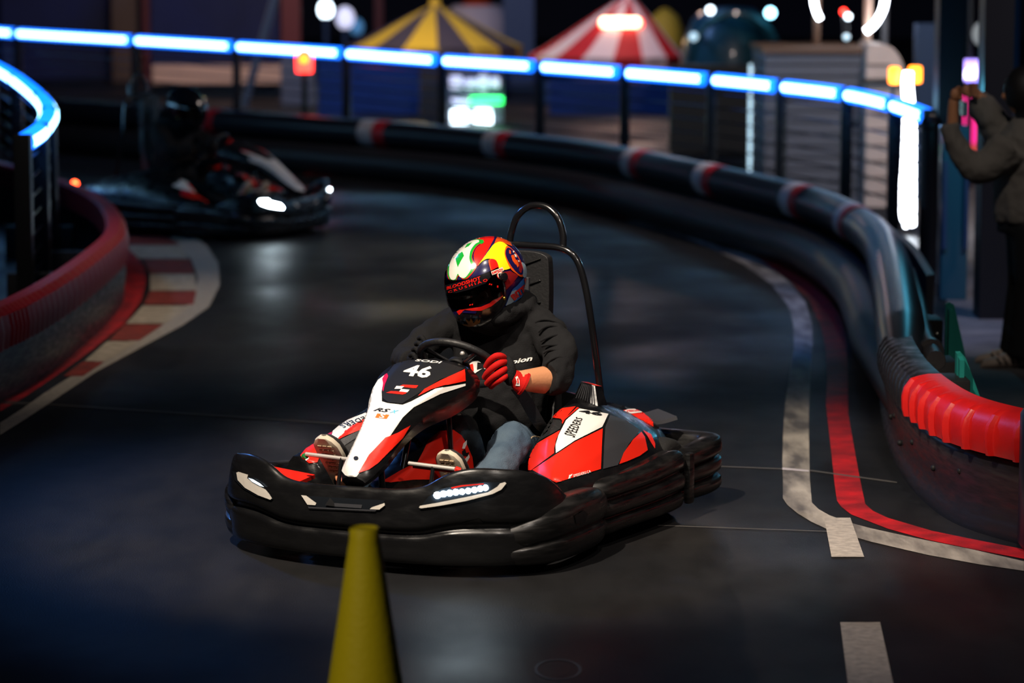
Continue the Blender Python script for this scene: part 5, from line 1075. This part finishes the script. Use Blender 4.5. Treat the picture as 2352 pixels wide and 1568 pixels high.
# teal inflatable dome with corner lamps
o=empty('inflatable_dome',(0,0,0),0,'dark teal domed tent with small bright lamps beside the red tent','tent'); (cx,zt),=[(2.629,1.5)]; zl=[(2.636,0.821)][0][1]; rr=105*36/6600
g=G(); g.lathe([(rr*1.05,0),(rr*1.03,zl),(rr*.98,zl+.25),(rr*.80,zt-.15),(rr*.5,zt-.02),(.001,zt)],'dome_teal',32,(cx,36.6,0)); g.build('dome_shell',o)
for q,r,m in (([(2.321,1.484)],.045,'screen_white'),([(3.023,1.454)],.06,'lamp_cyan'),([(2.126,1.176)],.05,'strip_pale')):
    (x,z),=q; g=G(); g.sph((x,35.5,z),r,m,12); g.tube([(x,35.55,z),(x+(cx-x)*.5,36.3,z-.1)],.02,'rail_black',6); g.build('dome_lamp',o)
g=G(); a=[(cx+rr*.9*math.cos(t),35.75-.15*math.sin(t),zl+.05+(zt-zl)*.85*math.sin(t)) for t in [R(q) for q in range(0,181,12)]]; g.tube(a,.05,'dome_teal',8); g.build('dome_arch',o)
g=G(); (x,z),=[(2.368,1.009)]; g.loft([[V(x+rx*math.cos(t),47+rx*math.sin(t),z+dz) for t in [2*PI*k/20 for k in range(20)]] for dz,rx in ((-.4,.30),(-.1,.28),(.1,.2),(.22,.05))],'tent_yellow'); g.tube([(x,47,0),(x,47,z-.4)],.05,'grey_tube'); o=g.build('canopy_top'); tag(o,'small yellow canopy top peeking out right of the red tent','canopy')
# grey container kiosk with white curved front
o=empty('grey_kiosk',(0,0,0),0,'tall grey boarded kiosk with white rounded front behind the railing','kiosk')
a=[(2.222,1.329),(3.135,-0.121)]; xs=[p[0] for p in a]; zt=a[0][1]
g=G(); n=13
for k in range(n):
    z0=zt*k/n; g.box(((xs[0]+xs[1])/2,27.3,z0+zt/n/2),(xs[1]-xs[0],1.4,zt/n-.012),'container_grey',bev=.006)
g.build('boarding',o,smooth=False)
g=G(); g.box(((xs[0]+xs[1])/2,27.3,zt+.02),(xs[1]-xs[0]+.05,1.45,.05),'booth_brown'); g.build('roof_edge',o,smooth=False)
b=[(3.084,1.379),(3.461,-0.074)]; x0,x1=b[0][0],b[1][0]; zt2=b[0][1]
pf=cat([(x0,0),(x0,zt2*.5),(x0,zt2-.02),(x0+.08,zt2+.03),(x0+.2,zt2+.02),(x0+.3,zt2-.10),(x0+.34,zt2-.3),(x0+.34,zt2-.5),(x0+.22,zt2*.45),(x0+.22,0)],3)
g=G(); g.prism(pf,26.3,27.0,'panel_white',axis='y')
for k in range(9): g.box((x0+.1,26.295,.12+k*.14),(.2,.012,.012),'booth_brown')
g.build('white_front',o,ang=50)
g=G(); g.box(((x0+x1)/2,26.28,zt2-.28),(x1-x0+.1,.05,.04),'rail_black'); g.build('cross_bar',o)
# white led strip column + orange lamps
sp=[(3.116,1.291),(3.111,1.189),(3.124,1.052),(3.134,0.829),(3.132,0.554),(3.129,0.347),(3.132,0.175),(3.151,0.071)]
g=G(); g.tube([(x,23.8,max(.03,z),r) for (x,z),r in zip(sp,(.035,.04,.042,.05,.055,.062,.062,.045))],.06,'strip_white',14,sm=4); o=g.build('light_column'); tag(o,'tall blazing white light strip behind the railing at right','light strip')
for q,lab in (([(3.026,1.256)],'smaller orange lamp left of the white light strip'),([(3.191,1.263)],'larger orange lamp right of the white light strip')):
    (x,z),=q; g=G(); g.box((x,23.95,z),(.085 if 'smaller' in lab else .10,.08,.135),'lamp_orange',bev=.02); g.tube([(x,24.02,0),(x,24.02,z)],.018,'rail_black',8); o=g.build('orange_lamp',smooth=False); tag(o,lab,'lamp','orange lamps beside the white light strip')
# ring light tower
o=empty('ring_light',(0,0,0),0,'large white ring light partly out of frame above the grey kiosk','ring light')
(rx,rz),=[(3.023,1.827)]; rad=78*27.2/6600
g=G(); g.tube([(rx+rad*math.cos(t),27.2,rz+rad*1.15*math.sin(t)) for t in [R(q) for q in range(-62,14,6)]],.028,'strip_white',10); g.build('ring_arc',o); g=G()
g.tube([(rx+rad*math.cos(t),27.2,rz+rad*1.15*math.sin(t)) for t in [R(q) for q in range(150,222,6)]],.024,'strip_white',10); g.build('ring_arc',o)
for dx in (-.28,.18): g=G(); g.tube([(rx+dx,27.3,zt+.05),(rx+dx,27.3,rz+.3)],.035,'booth_brown' if dx<0 else 'beige_board',8); g.build('stand_pole',o)
for q,m,lab in (([(2.963,1.678)],'lamp_red','small red lamp inside the ring light'),([(3.003,1.635)],'screen_white','small white lamp inside the ring light'),([(2.99,1.453)],'strip_pale','pale blue lamp low under the ring light')):
    (x,z),=q; g=G(); g.sph((x,27.1,z),.03,m,10); g.tube([(x,27.12,z),(x,27.12,zt+.055)],.008,'rail_black',6); oo=g.build('small_lamp'); tag(oo,lab,'lamp')
g=G(); (x,z),=[(3.405,1.782)]; g.tube([(x,27.7,0),(x,27.7,z+1)],.03,'grey_tube',10); oo=g.build('lamp_pole'); tag(oo,'thin grey pole right of the ring light','pole')
# signs at the right
o=empty('lit_sign',(0,0,0),0,'purple and white lit sign between the two black columns at right','sign')
bx('sign_face',28,[(4.139,1.211),(4.381,1.018)],'sign_purple',.1,par=o); 
g=G()
for q in ([(4.142,1.111),(4.184,1.039)],[(4.194,1.127),(4.224,1.047)],[(4.235,1.103),(4.272,1.047)],[(4.294,1.159),(4.348,1.055)]):
    g.box(((q[0][0]+q[1][0])/2,27.95,(q[0][1]+q[1][1])/2),(q[1][0]-q[0][0],.04,q[0][1]-q[1][1]),'sign_white',bev=.01)
g.build('lit_letters',o); bx('sign_band',28,[(4.24,0.994),(4.379,0.922)],'sign_blue',.1,par=o)
g=G(); x=[(4.262,1.122)][0][0]; g.tube([(x,28.15,0),(x,28.15,2.1)],.03,'rail_black',8); g.build('post',o)
g=G(); (x,z),=[(4.219,1.484)]; g.lathe([(.001,-.02),(.12,-.02),(.12,.02),(.001,.02)],'disc_pale',28,(x,27.0,z),(0,1,.0)); g.tube([(x,27.05,0),(x,27.05,z)],.02,'rail_black',8)
for v in range(0): pass
o=g.build('round_sign'); o.scale=(1,1,1); tag(o,'pale round sign half hidden by the black column at right','sign')
g=G(); (x,z),=[(4.466,-0.042)]; g.sph((x,29,z),.035,'lamp_red',12); g.tube([(x,29.03,0),(x,29.03,z)],.01,'rail_black',6); oo=g.build('red_lamp'); tag(oo,'small red lamp below the phone of the person at right','lamp')
g=G(); a=[(2.784,1.134),(2.962,0.143)]; g.box(((a[0][0]+a[1][0])/2,19.6,a[0][1]/2),(a[1][0]-a[0][0],.2,a[0][1]),'glass_teal',bev=.02)
for xx in (a[0][0]+.02,a[1][0]-.02): g.box((xx,19.48,a[0][1]*.55),(.025,.02,a[0][1]*.5),'column_blue')
oo=g.build('glass_reflection'); tag(oo,'dark teal column made as a glass reflection between the railing end and the person','cabinet')  # glass reflection built as a solid column, its tint in the colour
lamp('reflection_light','POINT',(2.75,18.6,1.4),(0,0,0),10,(.1,.6,.9),.1)  # teal point light on the reflection column
lamp('kiosk_light','AREA',(3.5,23.5,4.5),(3.1,26.5,1.2),150,(1,.85,.78),.6)
lamp('booth_light','AREA',(-2,35,5),(-1.5,40,.6),120,(.25,.45,1),2)
lamp('board_light','AREA',(-4.5,40.5,4),(-4.5,44,1),140,(1,.75,.6),1)
# ---------------------------------------------------------------- the karts and their drivers
KZ=-R(27)
build_kart('racing_kart',(-0.613,11.087,0),KZ,'red white and black racing kart with number 46, in sharp focus at centre')
build_driver('person',(-0.613,11.087,0),KZ,'driver of the number 46 kart in bright painted helmet, black hoodie and jeans')
K2=(*[(-1.626,23.815)][0],0); Z2=R(63)
build_kart('racing_kart',K2,Z2,'dark blurred racing kart rounding the bend at the upper left',full=False)
build_driver('person',K2,Z2,'driver in black helmet and dark clothes in the blurred kart at upper left',scheme='dark')
